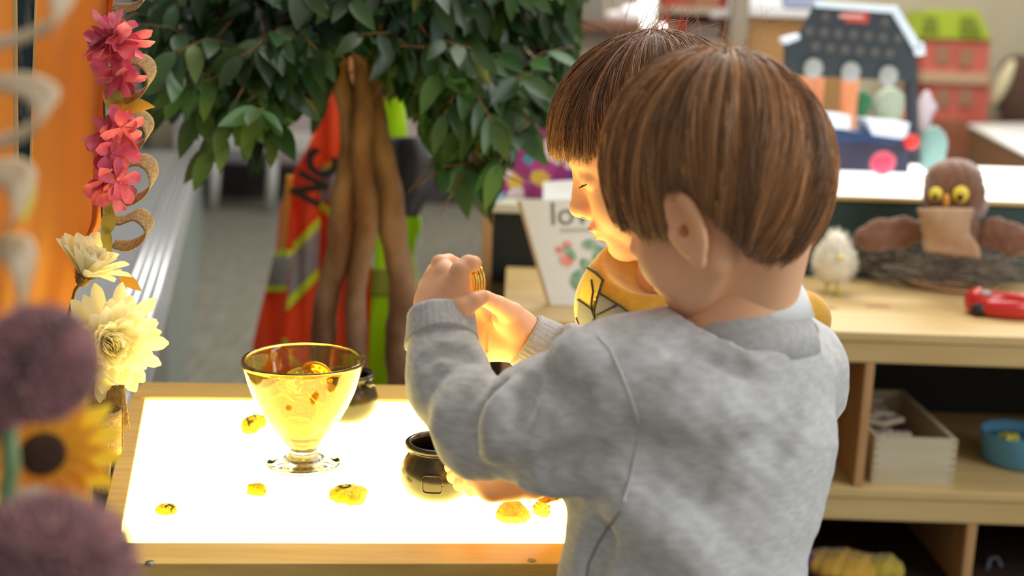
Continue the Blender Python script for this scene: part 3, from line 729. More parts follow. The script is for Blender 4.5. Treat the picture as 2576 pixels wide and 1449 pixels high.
sw.disp(lambda p: .0030*vnoise(p, 28, 4)+.0012*vnoise(p, 70, 9))
# openings
dL = (Vector(wl1)-Vector(wl0)).normalized(); dR = (Vector(wr1)-Vector(wr0)).normalized()
def cutbox(c, d, L, r):
    c = A(c); d = A(d)
    def f(p):
        q = p-c; t = q @ d; e = np.sqrt(np.maximum((q*q).sum(1)-t*t, 0)); return np.maximum(np.maximum(-t, t-L), e-r)
    return f
sw.sub(cutbox(Vector(W(1112, 852, 1.095)), dL, .16, .075), .004)
sw.sub(cutbox(Vector(W(1378, 888, 1.237)), dR, .16, .060), .004)
nc = W(1878, 782, 1.015); ncT = Vector((-.10, .12, 1)).normalized()
sw.sub(cutbox(Vector(W(1872, 818, 1.016))-ncT*.013, ncT, .2, .0650), .006)
def halfspace(pt, n, sgn=1):
    pt = A(pt); n = A(n)
    return lambda p: sgn*((p-pt) @ n)
V, F = nets(sw, (W(1020, 900, 1.07).x-.05, .82, .40), (.36, 1.34, .86), .0034)
shirt = link('sweatshirt', np_mesh('sweatshirt', V, F), grey, K1)
# cuffs
def ring_along(a, b, r0, r1, th, n=40, segs=8, rib=.0006, nr=34, parent=None, name='cuff', m=None, noise=.0):
    a = Vector(a); b = Vector(b); t = (b-a).normalized(); x = t.cross(Vector((0, 0, 1))).normalized(); y = t.cross(x)
    prof = []; prof += [(s, r0+(r1-r0)*s, 0) for s in [i/segs for i in range(segs+1)]]
    V = []; n = max(n, nr*3)
    outline = [(i/segs, 0) for i in range(segs+1)]+[(1.03, -th*.5), (1, -th)]+[(1-i/segs, -th) for i in range(1, segs+1)]+[(-.03, -th*.5)]
    for j in range(n):
        an = 2*math.pi*j/n
        for s, d in outline:
            rr = r0+(r1-r0)*s+d+(rib*math.cos(an*nr) if d == 0 else 0)+noise*math.sin(3*an+s*2)
            V.append(a+t*(b-a).length*s+(x*math.cos(an)+y*math.sin(an))*rr)
    k = len(outline)
    F = [(j*k+i, ((j+1) % n)*k+i, ((j+1) % n)*k+(i+1) % k, j*k+(i+1) % k) for j in range(n) for i in range(k)]
    return mesh_np(name, V, F)
cufL = link('cuff', ring_along(W(1112, 862, 1.092), W(1106, 792, 1.112), .0355, .0325, .006, noise=.0012), greyrib, K1)
cufR = link('cuff', ring_along(W(1385, 890, 1.236), W(1322, 852, 1.236), .0335, .0305, .005, noise=.001), greyrib, K1)
# collar: ring around the neck hole
def collar(cx, n, rx, ry, tube_r, hgt, th, dirx, name, lean=1.0, wob=0):
    c = Vector(cx); n = Vector(n).normalized(); x = Vector(dirx); x = (x-n*x.dot(n)).normalized(); y = n.cross(x)
    V = []; N = 72; prof = [(0, 0), (hgt*.5, -.001), (hgt, -.004), (hgt+th*.4, -.004-th*.5), (hgt, -.004-th), (hgt*.5, -th-.001), (0, -th)]
    for j in range(N):
        a = 2*math.pi*j/N
        for h, d in prof:
            rr = 1+(d-h*.25*lean)/rx
            V.append(c+x*math.cos(a)*rx*rr+y*math.sin(a)*ry*rr+n*(h+wob*math.sin(2*a+1)))
    k = len(prof); F = [(j*k+i, ((j+1) % N)*k+i, ((j+1) % N)*k+(i+1) % k, j*k+(i+1) % k) for j in range(N) for i in range(k)]
    return mesh_np(name, V, F)
col = link('collar', collar(Vector(W(1872, 818, 1.016))-ncT*.024, ncT, .0672, .0655, 0, .044, .005, (1, .2, 0), 'collar'), greyrib, K1)
und = link('undershirt', collar(Vector(W(1880, 800, 1.018)), ncT, .0585, .0560, 0, .036, .003, (1, .2, 0), 'undershirt'), white_cotton, K1)
# armhole seam: project a pixel path on to the sweatshirt surface by sphere tracing
def trace(f, px, py, t0=.8, lift=0):
    d = ray(px, py); d.normalize(); t = t0
    for _ in range(90):
        v = float(f(np.array([tuple(CAM+d*t)], dtype=np.float32))[0])
        if v < .0004: break
        t += max(v*.7, .0004)
        if t > 2.5: break
    return CAM+d*(t-lift)
def seam(pts, r=.0011, name='seam', f=sw):
    P = []
    for i in range(len(pts)-1):
        for k in range(10):
            s = k/10; P.append((pts[i][0]*(1-s)+pts[i+1][0]*s, pts[i][1]*(1-s)+pts[i+1][1]*s))
    P.append(pts[-1]); Q = [trace(f, *q) for q in P]
    Q = [q for i, q in enumerate(Q) if i == 0 or (q-Q[i-1]).length < .03]
    return MB().tube(Q, r, 6).me('seam')
seam_pts = [(1502, 845), (1535, 880), (1565, 945), (1590, 1010), (1610, 1070), (1602, 1130), (1585, 1200), (1568, 1262)]
link('armhole_seam', seam(seam_pts), seamm, shirt)
link('side_crease_shade', seam([(1562, 1285), (1530, 1325), (1500, 1375), (1480, 1420), (1474, 1470)], r=.0013), mat('crease_shade_grey', (.30, .29, .27), .95), shirt)  # dark tube laid in to paint the shade of the side crease
# trousers and shoes (below the frame)
tro = S(); tro.u(s_ell((.155, .955, .45), (.095, .080, .075)))
for dx, dy in ((-.045, -.02), (.05, .035)): tro.u(s_cone((.155+dx, .955+dy, .42), (.155+dx, .955+dy, .05), .055, .035), .02)
V, F = nets(tro, (.02, .84, .03), (.30, 1.08, .54), .007)
denim = mat('denim', (.05, .07, .12), .9, (.08, .11, .18), 60)
link('trousers', np_mesh('t', V, F), denim, K1)
shoem = mat('shoe_canvas', (.08, .08, .09), .7)
for dx, dy in ((-.045, -.02), (.05, .035)):
    M = Matrix.Translation((.155+dx-.02, .955+dy+.02, .028)) @ Matrix.Rotation(math.radians(144), 4, 'Z')
    link('shoe', MB().ball((0, 0, 0), (.085, .034, .028), M=M).me('shoe'), shoem, K1)
# ---------------------------------------------------------------- second child
K2 = thing('person', (.29, 1.43, 0), 'child in printed mustard sweatshirt, looking down in profile behind the other child', 'child')
R2, C2, H2 = head_matrix(1640, 368, 1.30, 176, 23, 2, (1.02, 1.02, 1.08))
nk2 = W(1700, 700, 1.34)
hs2 = head_sdf(tuple(to_local(R2, C2, H2, nk2)), .040, ears=(1, -1))
V, F = nets(hs2, (-.115, -.105, -.17), (.118, .105, .11), .0014)
parts = [(xf(V, R2, C2, H2), F)]
tr = S(); tr.u(s_cone(nk2, (.26, 1.43, .60), .046, .08)); tr.u(s_cone((.26, 1.43, .60), (.29, 1.43, .44), .08, .08), .02)
parts.append(nets(tr, (.12, 1.2, .33), (.42, 1.56, .86), .009))
# hand resting on the table, fingertips towards the cauldron
z0 = .5
def T(px, py, dz=.0): return WZ(px, py, z0+dz)
w0, w1 = T(1345, 1212, 0.073), T(1280, 1206, 0.071)
k2 = [T(1199.5, 1203, 0.067), T(1212.5, 1211, 0.067), T(1224.5, 1223, 0.065), T(1238.5, 1235, 0.063)]
HF = [([k2[0], T(1169.5, 1177, 0.067), T(1149.5, 1171, 0.062), T(1134.5, 1175, 0.055)], [.0088, .0084, .0078, .0072]),
      ([k2[1], T(1180.5, 1191, 0.067), T(1156.5, 1191, 0.061), T(1140.5, 1199, 0.054)], [.0090, .0084, .0080, .0074]),
      ([k2[2], T(1192.5, 1211, 0.065), T(1172.5, 1213, 0.059), T(1156.5, 1219, 0.053)], [.0088, .0082, .0078, .0072]),
      ([k2[3], T(1214.5, 1227, 0.062), T(1199.5, 1229, 0.057), T(1184.5, 1233, 0.053)], [.0080, .0074, .0070, .0064])]
HP = [(w1, q, .0150, .0100) for q in k2]
HT = ([T(1259.5, 1216, 0.069), T(1242.5, 1191, 0.065), T(1224.5, 1176, 0.059)], [.0115, .0092, .0076])
parts.append(hand_mesh((w0, w1, .0175, .0170), k2, HF, HP, HT, h=.0016))
body2 = link('body', merge_skin(parts), skin, K2)
HC2, HR2 = (-.006, 0, .016), (.108, .091, .098)
keys2 = [(0, .026), (28, .022), (42, .012), (60, .020), (74, -.020), (86, -.030), (94, -.004), (108, -.03), (130, -.07), (180, -.085)]
V, F = nets(cap_sdf(HC2, HR2, keys2, .005), (-.13, -.11, -.12), (.12, .11, .13), .003)
cap2 = link('hair', np_mesh('hair', xf(V, R2, C2, H2), F), mat('hair_base_dark', (.15, .075, .035), .6), K2)
P, tint = make_hair(HC2, HR2, (-.35, .05, .95), keys2, 17000, 8, wild=40, clump=.05)
link('hair_strands', strands('strands', xf(P.reshape(-1, 3), R2, C2, H2).reshape(P.shape), .00040, .00014, tint), hairB, cap2)
# lashes, brow, lips
def lashes(R, C, H, e, n=44):
    P = []
    for i in range(n):
        s = i/(n-1); y = e*(.018+.027*s); x = .0838-.0055*s*s-.0012*s; a = Vector((x, y, -.0108+.001*s)); L = .0052+.002*math.sin(s*3)
        d = Vector((.75, e*(.25+.7*s), -.62)).normalized(); P.append([a+d*L*t+Vector((0, 0, 1))*.0022*t*t for t in (0, .35, .7, 1)])
    P = np.array([[tuple(q) for q in r] for r in P]); return strands('eyelashes', xf(P.reshape(-1, 3), R, C, H).reshape(P.shape), .00016, .00006, np.ones((n, 3)))
lash = mat('lash', (.06, .03, .015), .6, attr='tint')
link('eyelashes', lashes(R2, C2, H2, 1), lash, K2); link('eyelashes', lashes(R2, C2, H2, -1), lash, K2)
link('eyelashes', lashes(R1, C1, H1, 1), lash, K1)
def brow(R, C, H, f, e, n=240, seed=2):
    rs = np.random.RandomState(seed); P = []
    for i in range(n):
        s = rs.rand(); y = e*(.016+.030*s); z = .0165+.005*math.sin(s*2.4)+rs.randn()*.0013; x = .1
        pt = np.array([[x, y, z]], dtype=np.float32)
        for _ in range(60):
            v = float(f(pt)[0])
            if v < .0003: break
            pt[0, 0] -= max(v*.6, .0003)
        a = Vector(pt[0].tolist()); d = Vector((.12-.3*s, e*1, .25-.4*s)).normalized()*.0045
        P.append([tuple(a), tuple(a+d*.5+Vector((.0004, 0, 0))), tuple(a+d)])
    P = np.array(P); return strands('eyebrow', xf(P.reshape(-1, 3), R, C, H).reshape(P.shape), .00020, .00008, np.ones((n, 3)))
link('eyebrow', brow(R2, C2, H2, hs2, 1), mat('brow', (.30, .17, .08), .6, attr='tint'), K2)
ls = S(); ls.u(s_ell((.0870, 0, -.0578), (.0088, .0168, .0047))); ls.sub(s_cone((.0955, -.019, -.0625), (.0955, .019, -.0625), .0014, .0014), .002)
V, F = nets(ls, (.07, -.02, -.07), (.1, .02, -.05), .0011)
ls = S(); ls.u(s_ell((.0838, 0, -.0677), (.0089, .0140, .0052)))
V2, F2 = nets(ls, (.07, -.02, -.077), (.1, .02, -.055), .0011); V, F = joinVF([(V, F), (V2, F2)])
link('lips', np_mesh('lips', xf(V, R2, C2, H2), F), lipm, K2)
# mustard sweatshirt
mus = mat('mustard_fleece', (.66, .36, .045), .95, (.58, .30, .03), 60, sheen=.4, bump=.3, bscale=300, spec=.1)
sy = S()
sy.u(s_ell(W(1720, 930, 1.38), (.120, .095, .16))); sy.u(s_cone(nk2, W(1640, 790, 1.36), .062, .085), .03)
sy.u(s_cone(W(1700, 740, 1.37), W(1860, 800, 1.42), .06, .055), .04)
sy.u(s_cone(W(1860, 790, 1.42), W(2010, 810, 1.44), .058, .040), .04)
sy.u(s_cone(W(1615, 770, 1.34), W(1600, 900, 1.33), .058, .064), .03)
sy.u(s_ell((.275, 1.42, .50), (.095, .09, .09)), .05)
sy.u(s_cone(W(1690, 850, 1.33), W(1600, 1080, 1.27), .050, .042), .02)       # near sleeve down to the elbow
elb = Vector(W(1600, 1080, 1.27)); sy.u(s_cone(elb, T(1345, 1210, .072), .044, .024), .02)
sy.u(s_cone(W(1590, 680, 1.345), W(1565, 750, 1.335), .040, .046), .03)
sy.sub(s_cone(T(1350, 1211, .072), T(1150, 1200, .070), .030, .022), .003)
hd = s_cone(W(1640, 600, 1.31), W(1700, 500, 1.30), .062, .07)
sy.sub(hd, .006)
sy.disp(lambda p: .003*vnoise(p, 22, 6))
V, F = nets(sy, (-.02, 1.10, .42), (.47, 1.58, .90), .0042)
link('sweatshirt', np_mesh('ys', V, F), mus, K2)
# printed patches on the chest: shapes traced on to the cloth surface
def patch(polys, f, mt, name, parent, lift=.0012, th=.0008, step=7):
    """polygon in pixel space -> triangulated sheet lying on the cloth"""
    V = []; Fc = []
    for poly in polys:
        bm = bmesh.new(); vs = [bm.verts.new((x, y, 0)) for x, y in poly]; fc = bm.faces.new(vs)
        bmesh.ops.triangulate(bm, faces=[fc])
        for _ in range(6):
            ed = [e for e in bm.edges if e.calc_length() > step*2]
            if not ed: break
            bmesh.ops.subdivide_edges(bm, edges=ed, cuts=1, use_grid_fill=False); bmesh.ops.triangulate(bm, faces=bm.faces[:])
        n = len(V)
        for v in bm.verts: v.index = 0
        bm.verts.index_update()
        for v in bm.verts: V.append(tuple(trace(f, v.co.x, v.co.y, 1.0, lift)))
        for fa in bm.faces:
            t3 = tuple(n+v.index for v in fa.verts); q3 = [Vector(V[i]) for i in t3]
            if max((q3[0]-q3[1]).length, (q3[1]-q3[2]).length, (q3[0]-q3[2]).length) < .022: Fc.append(t3)
        bm.free()
    me = mesh_np(name, V, Fc); bm = bmesh.new(); bm.from_mesh(me); bmesh.ops.recalc_face_normals(bm, faces=bm.faces); bm.to_mesh(me); bm.free()
    return link(name, me, mt, parent)
pg = mat('print_grey', (.22, .23, .25), .7); py_ = mat('print_yellow', (.85, .62, .10), .7); pdk = mat('print_dark', (.05, .045, .02), .7); por = mat('print_orange', (.75, .20, .05), .7)
ysh = [o for o in K2.children if o.name.startswith('sweatshirt')][0]
patch([[(1478, 676), (1515, 704), (1506, 740), (1492, 735), (1488, 775), (1455, 752), (1466, 712)]], sy, py_, 'yellow_print', ysh)
patch([[(1455, 756), (1487, 778), (1494, 800), (1478, 832), (1462, 850), (1452, 800)], [(1508, 738), (1600, 800), (1560, 836), (1498, 832), (1496, 785)]], sy, pg, 'grey_print', ysh)
patch([[(1450, 802), (1458, 830), (1462, 868), (1446, 880), (1440, 860)]], sy, por, 'orange_print', ysh)
def keepin(P):
    out = [P[0]]
    for q in P[1:]:
        if (q-out[-1]).length < .08: out.append(q)
    return out
def line_on(pts, r, f): return MB().tube([trace(f, *q, 1.0, .001) for q in pts], r, 6)
ln = MB()
for pts in ([(1478, 674), (1500, 686), (1518, 706)], [(1516, 704), (1506, 738), (1494, 780), (1498, 834)], [(1506, 738), (1560, 770), (1606, 806)], [(1454, 754), (1475, 768), (1488, 778)], [(1488, 704), (1492, 733), (1486, 776)], [(1488, 778), (1496, 800), (1478, 832)], [(1500, 795), (1552, 768)], [(1450, 800), (1462, 830), (1458, 870)]):
    dp = []
    for i in range(len(pts)-1):
        for k in range(5): s_ = k/5; dp.append((pts[i][0]*(1-s_)+pts[i+1][0]*s_, pts[i][1]*(1-s_)+pts[i+1][1]*s_))
    dp.append(pts[-1]); qq = [trace(sy, a, b, 1.0, .0012) for a, b in dp]; qq = [v for v in qq if 1.1 < v.y < 1.6]
    if len(qq) > 2: ln.tube(keepin(qq), .0014, 6)
link('print_outline', ln.me('outline'), pdk, ysh)
tro = S(); tro.u(s_ell((.29, 1.43, .40), (.09, .08, .07)))
for dy in (-.05, .05): tro.u(s_cone((.29, 1.43+dy, .38), (.30, 1.43+dy, .05), .052, .035), .02)
V, F = nets(tro, (.18, 1.3, .03), (.42, 1.56, .48), .008); link('trousers', np_mesh('t', V, F), denim, K2)
for dy in (-.05, .05): link('shoe', MB().ball((.27, 1.43+dy, .028), (.085, .034, .028)).me('shoe'), shoem, K2)
# =====================================================================  LEFT: ORANGE CURTAIN, GARLANDS, FLOWERS
def lerp(a, b, t): return a+(b-a)*t
def pl(pts, t):
    """polyline of (y, x): x at y"""
    return float(np.interp(t, [p[0] for p in pts], [p[1] for p in pts]))
satin = mat('orange_satin', (.96, .53, .13), .55, (.94, .46, .09), 2, sheen=.2, transl=.42, stretch=(3, 3, .5))
CE = [(-120, 276), (0, 270), (200, 258), (400, 248), (560, 240), (620, 215), (800, 175), (1000, 165), (1250, 160)]
def cur(u, v):
    py = lerp(-140, 1250, v); xr_ = pl(CE, py); px = lerp(-160, xr_, u)
    y = 1.34+.004*math.sin(u*9+v*.8)+.0012*math.sin(u*31+1+v*2)
    return W(px, py, y)
CUR = thing('curtain', W(100, 1250, 1.34), 'bright orange satin curtain hanging at the left edge beside the flowers', 'curtain')
link('drape', sheet(cur, 90, 60, .0015), satin, CUR)
def hem(u, v):
    py = lerp(-140, 700, v); x = pl(CE, py); return W(x-10+22*u+2*math.sin(v*9), py, 1.335+.014*math.sin(u*3.1+v*4))
link('edge_fold', sheet(hem, 8, 50, .0015), mat('orange_satin_fold', (.80, .22, .03), .5, transl=.3), CUR)
pm = mat('dark_teal_print', (.012, .03, .04), .6, (.16, .14, .12), 26, stretch=(3, 3, .8), lo=.5, hi=.75)
tanp = mat('tan_binding', (.62, .40, .16), .7)
BN = thing('banner', W(66, 440, 1.30), 'narrow dark patterned banner strip with tan edges hanging in front of the orange curtain', 'banner')
def strip(x0, x1, x0b, x1b, y0, y1, Y, slant=0):
    return sheet(lambda u, v: W(lerp(lerp(x0, x0b, v), lerp(x1, x1b, v), u), lerp(y0, y1, v)+slant*u, Y), 6, 30, .002)
link('printed_strip', strip(40, 92, 48, 74, -140, 430, 1.300), pm, BN)
link('binding', strip(31, 42, 36, 47, -140, 430, 1.298), tanp, BN); link('binding', strip(92, 96, 74, 80, -140, 430, 1.298), tanp, BN)
burl = mat('burlap', (.52, .36, .17), .95, (.40, .26, .11), 260, bump=1.0, bscale=420, transl=.25, lo=.4, hi=.6)
burl_f = mat('burlap_grey', (.68, .55, .38), .95, (.60, .47, .31), 200, bump=.8, bscale=300, transl=.2)
def cat(pts, n):
    """catmull-rom through tuples"""
    P = [np.array(p, float) for p in pts]; P = [2*P[0]-P[1]]+P+[2*P[-1]-P[-2]]; out = []
    for i in range(1, len(P)-2):
        for k in range(n):
            t = k/n; a, b, c, d = P[i-1], P[i], P[i+1], P[i+2]
            out.append(.5*((2*b)+(c-a)*t+(2*a-5*b+4*c-d)*t*t+(-a+3*b-3*c+d)*t**3))
    out.append(P[-2]); return out
def ribbon(px_pts, Y, wd, tilt=.3, n=8, th=.0009):
    """px_pts: list of (px,py,dY,w factor); band stretches in depth, tilted upwards"""
    C_ = cat(px_pts, n); m = len(C_)-1
    def f(u, v):
        c = C_[min(m, int(round(v*m)))]; p = W(c[0], c[1], Y+c[2]); ww = wd*c[3]
        return p+Vector((.15, .9, tilt)).normalized()*(u-.5)*ww*2
    return sheet(f, 5, m, th)
# garland in focus along the curtain edge
GA = thing('ribbon_garland', W(275, 640, 1.30), 'burlap ribbon garland looping down the edge of the orange curtain', 'garland')
loops = [(-40, 62, 0.9), (150, 100, 1.0), (292, 88, .95), (402, 105, 1.05), (540, 80, .95)]
for y0, hh, sc_ in loops:
    w_ = 1
    pts = [(268, y0+8, .01, .5), (300, y0+14, .0, .8), (338, y0-0, -.002, 1), (362, y0+18, -.006, 1.1), (366, y0+hh*.5, -.012, 1.15), (350, y0+hh*.78, -.016, 1.1), (318, y0+hh*.97, -.012, .9), (282, y0+hh*.92, -.004, .6)]
    pts = [(270+(a-268)*sc_*1.13, b, c, d) for a, b, c, d in pts]
    link('ribbon_loop', ribbon(pts, 1.315, .0115, tilt=.55), burl, GA)
leafy = mat('olive_leaf', (.30, .26, .04), .6, (.40, .30, .05), 40, transl=.4, bump=.3, bscale=90)
orl = mat('amber_leaf', (.60, .30, .03), .6, (.45, .28, .04), 30, transl=.4)
def leaf_me(mb, base, d, nrm, L, Wd, curl=.15, n=7, fold=.25):
    d = Vector(d).normalized(); s = d.cross(Vector(nrm)).normalized(); nn = s.cross(d)
    V = []
    for i in range(n+1):
        t = i/n; w_ = Wd*.5*math.sin(math.pi*t**.8)**.85 if 0 < t < 1 else 0.0004; c = Vector(base)+d*L*t-nn*curl*L*t*t
        V += [c-s*w_+nn*fold*w_, c, c+s*w_+nn*fold*w_]
    F = []
    for i in range(n):
        a = i*3; F += [(a, a+1, a+4, a+3), (a+1, a+2, a+5, a+4)]
    mb.add(V, F)
for (px, py), (dx, dz), L, Wd in (((268, 190), (.8, -.7), .050, .024), ((272, 200), (.3, -1), .050, .022), ((262, 560), (.15, -1), .040, .012), ((268, 590), (.2, .9), .034, .016), ((270, 470), (.0, -1), .036, .012)):
    lf = MB(); leaf_me(lf, W(px, py, 1.30), (dx, -.1, dz), (.3, -1, .2), L, Wd); link('leaf', lf.me('lf'), leafy, GA)
for q, d, L in (((282, 268, 1.295), (1, -.1, .1), .046), ((300, 690, 1.30), (.7, 0, -.5), .03)):
    lf = MB(); leaf_me(lf, W(*q), d, (.1, -1, .6), L, L*.45); link('amber_leaf', lf.me('lf'), orl, GA)
vine = MB().tube([W(x, y, 1.312) for x, y in cat([(262, 40), (270, 150), (262, 260), (268, 380), (256, 500), (262, 620), (250, 700)], 6)], .0014, 6)
link('vine', vine.me('v'), mat('brown_vine', (.16, .09, .03), .7), GA)
# pink flower sprays
def petal(mb, base, d, nrm, L, Wd, curl=.3, cup=.25, n=7, tip=1.0, w0=.25):
    d = Vector(d).normalized(); s = d.cross(Vector(nrm)); s = s.normalized() if s.length > 1e-4 else Vector((1, 0, 0)); nn = s.cross(d)
    k = 5; V = []
    for i in range(n+1):
        t = i/n; w_ = Wd*.5*(w0+(1-w0)*math.sin(math.pi*min(1, t*.62))**1.0)*(1 if t < .7 else math.sqrt(max(0, 1-((t-.7)/.3)**2))*.85+.15)
        c = Vector(base)+d*L*t*(1-.12*curl*t)-nn*curl*L*t*t*.6
        for j in range(k):
            q = (j/(k-1))*2-1; V.append(c+s*w_*q+nn*cup*w_*q*q)
    mb.add(V, [(i*k+j, i*k+j+1, (i+1)*k+j+1, (i+1)*k+j) for i in range(n) for j in range(k-1)])
pinkm = [mat('pink_petal', (.62, .055, .12), .5, (.72, .16, .22), 60, transl=.3, sheen=.2), mat('pale_pink_petal', (.80, .27, .32), .5, (.66, .10, .18), 50, transl=.35)]
rp = random.Random(5)
def spray(px, py, Y, n, L, label, spread=1.0, box=(30, 40)):
    g = thing('pink_flower', W(px, py, Y), label, 'flower', 'pink flowers on the garland')
    for k in range(n):
        mb = MB(); c = W(px+rp.uniform(-box[0], box[0]), py+rp.uniform(-box[1], box[1]), Y+rp.uniform(-.012, .012)); ax = Vector((rp.uniform(-.8, 1), rp.uniform(-1.2, -.2), rp.uniform(-.9, .9))).normalized()
        for j in range(5):
            a = j*1.2566+rp.random()*.4; u = ax.orthogonal().normalized(); v = ax.cross(u); d = (u*math.cos(a)+v*math.sin(a))*1.0+ax*rp.uniform(.1, .6)
            petal(mb, c, d, ax, L*rp.uniform(.8, 1.15), L*.52, curl=rp.uniform(.1, .6), cup=.3)
        mb.ball(c, .0022, 8, 6)
        link('blossom', mb.me('b'), pinkm[k % 3 == 2], g)
    return g
spray(292, 95, 1.285, 9, .031, 'upper cluster of pink artificial flowers beside the top ribbon loop', box=(24, 30))
spray(298, 195, 1.285, 3, .028, 'pink blossom hanging just below the upper pink cluster', box=(14, 20))
spray(284, 355, 1.280, 8, .029, 'middle cluster of pink artificial flowers on the curtain edge', box=(24, 34))
spray(288, 465, 1.280, 6, .027, 'lowest cluster of pink artificial flowers above the cream blooms', box=(20, 34))
# cream chrysanthemums
cream = mat('cream_petal', (.95, .88, .52), .55, (.97, .93, .74), 26, transl=.55, sheen=.2)
calyx = mat('brown_calyx', (.20, .11, .03), .7)
def mum(px, py, Y, axis, n, L, Wd, label, cone=(.15, 1.35), stem=None, seed=2, rows=4):
    rs = random.Random(seed); c = W(px, py, Y); ax = Vector(axis).normalized(); u = ax.orthogonal().normalized(); v = ax.cross(u)
    g = thing('chrysanthemum', c, label, 'flower'); mb = MB()
    for k in range(n):
        row = k % rows; th = lerp(cone[0], cone[1], (row+rs.random()*.6)/rows); a = k*2.39996+rs.random()*.25
        d = ax*math.cos(th)+(u*math.cos(a)+v*math.sin(a))*math.sin(th)
        petal(mb, c+d*.004, d, ax if th > .3 else u, L*(.46+.54*min(1, th/cone[1]*1.15))*rs.uniform(.88, 1.1), Wd*rs.uniform(.85, 1.15), curl=rs.uniform(-.25, .35), cup=.35, n=10)
    link('petals', mb.me('p'), cream, g)
    cb = MB(); cb.ball(c-ax*.002, (.008, .008, .008), 12, 8)
    for k in range(14):
        a = k*.4488; d = ax*.55+(u*math.cos(a)+v*math.sin(a)); leaf_me(cb, c-ax*.004, d, ax, .017, .0035, curl=-.15, n=4)
    link('calyx', cb.me('c'), calyx, g)
    if stem: link('stem', MB().tube([c]+[W(*q) for q in stem], .0022, 8).me('s'), calyx, g)
    return g
mum(210, 700, 1.27, (.42, -.12, .95), 46, .052, .017, 'upper cream chrysanthemum seen from the side on a brown stem', cone=(.1, 1.05), stem=[(190, 730, 1.272), (172, 800, 1.28), (160, 900, 1.29)], seed=4)
mum(262, 862, 1.235, (.62, -.80, .12), 110, .060, .0165, 'larger cream chrysanthemum facing outwards above the burlap', cone=(.0, 1.62), seed=9, rows=6)
gl = MB(); leaf_me(gl, W(232, 930, 1.24), (.1, -.1, -1), (.2, -1, 0), .04, .022)
root_mesh('green_leaf', gl.me('g'), mat('dull_green_leaf', (.10, .13, .03), .6, transl=.3), 'dull green leaf under the larger cream chrysanthemum', 'leaf')
# burlap hanging strips and roll
BR = thing('burlap_ribbon', W(260, 1300, 1.20), 'roll of burlap ribbon hanging between sunflower and light table', 'ribbon')
link('flat_strip', sheet(lambda u, v: W(lerp(200, 312+14*v, u), lerp(972, 1078, v)+4*math.sin(u*5), 1.215+.01*math.sin(u*4)), 10, 10, .0012), burl, BR)
def roll(u, v):
    a = u*math.pi*2.0*1.15; r = .0205*(1-.10*u); c = W(258, lerp(1030, 1140, v), 1.185); return c+Vector((r*math.cos(a+.4), r*math.sin(a+.4), 0))
link('roll', sheet(roll, 48, 6, .0012), burl, BR)
link('hanging_strip', sheet(lambda u, v: W(lerp(238, 282-10*v, u), lerp(1135, 1246, v), 1.205+.006*math.sin(v*4)), 6, 10, .0012), burl, BR)
link('hanging_strip', sheet(lambda u, v: W(lerp(212, 232, u), lerp(1150, 1340, v), 1.20+.01*math.sin(v*5)), 4, 12, .0012), burl_f, BR)
# ---- foreground, out of focus
GF = thing('ribbon_garland', W(30, 760, .62), 'blurred beige ribbon garland hanging closest to the camera at the left edge', 'garland')
fl = [[(-60, 112, .02, .6), (40, 98, .01, .8), (110, 70, .0, 1), (150, 50, -.01, 1.2), (160, 10, -.01, 1.3), (140, -60, 0, 1.2), (90, -110, .02, 1)],
      [(-60, 215, .02, .7), (20, 206, .01, .9), (85, 222, .0, 1.1), (122, 262, -.01, 1.3), (100, 310, -.01, 1.2), (30, 345, 0, .9), (-60, 375, .02, .7)],
      [(-40, 430, .0, 1.0), (25, 432, .0, 1.2), (60, 470, -.01, 1.4), (50, 530, -.01, 1.2), (10, 590, 0, .8), (-40, 650, .01, .5)],
      [(-50, 640, .0, .8), (10, 618, .0, 1.0), (52, 640, -.01, 1.3), (66, 690, -.01, 1.2), (58, 750, 0, .7), (50, 790, .01, .4)]]
for q in fl: link('ribbon_loop', ribbon(q, .60, .0095, tilt=.55), burl_f, GF)
yl_ = MB(); leaf_me(yl_, W(82, 440, .66), (-.25, 0, -1), (.2, -1, 0), .030, .009); link('yellow_leaf', yl_.me('l'), mat('yellow_leaf', (.62, .52, .10), .6, transl=.4), GF)
purple = mat('dusty_purple_plush', (.46, .23, .24), .95, attr='tint', sheen=.3)
def pompom(px, py, Y, rpx, n, label, seed, stem=None):
    c = W(px, py, Y); r = rpx*mpp(c); f = s_ell(c, (r*.86,)*3)
    g = thing('purple_pompom_flower', c-Vector((0, 0, r)), label, 'flower')
    core = link('core', MB().ball(c, r*.87, 32, 20).me('c'), mat('dark_purple_core', (.10, .045, .055), .95), g)
    link('fuzz', fuzz('f', f, c, r*1.1, n, r*.34, .0013, .0004, lo=.5, hi=1.9, seed=seed, curl=.75), purple, g)
    if stem: link('stem', MB().tube([W(*q) for q in stem], .0045, 10).me('s'), mat('pompom_stem', (.14, .24, .10), .6), g)
pompom(98, 915, .545, 128, 9000, 'large purple fluffy pompom flower above the sunflower', 1)
pompom(120, 1465, .50, 195, 9000, 'purple fluffy pompom flower filling the bottom left corner', 2)
pompom(-28, 1015, .58, 82, 3500, 'purple fluffy pompom flower cut by the left edge above a green stem', 3, stem=[(20, 1080, .575), (28, 1180, .57), (10, 1290, .57), (-30, 1449, .57)])
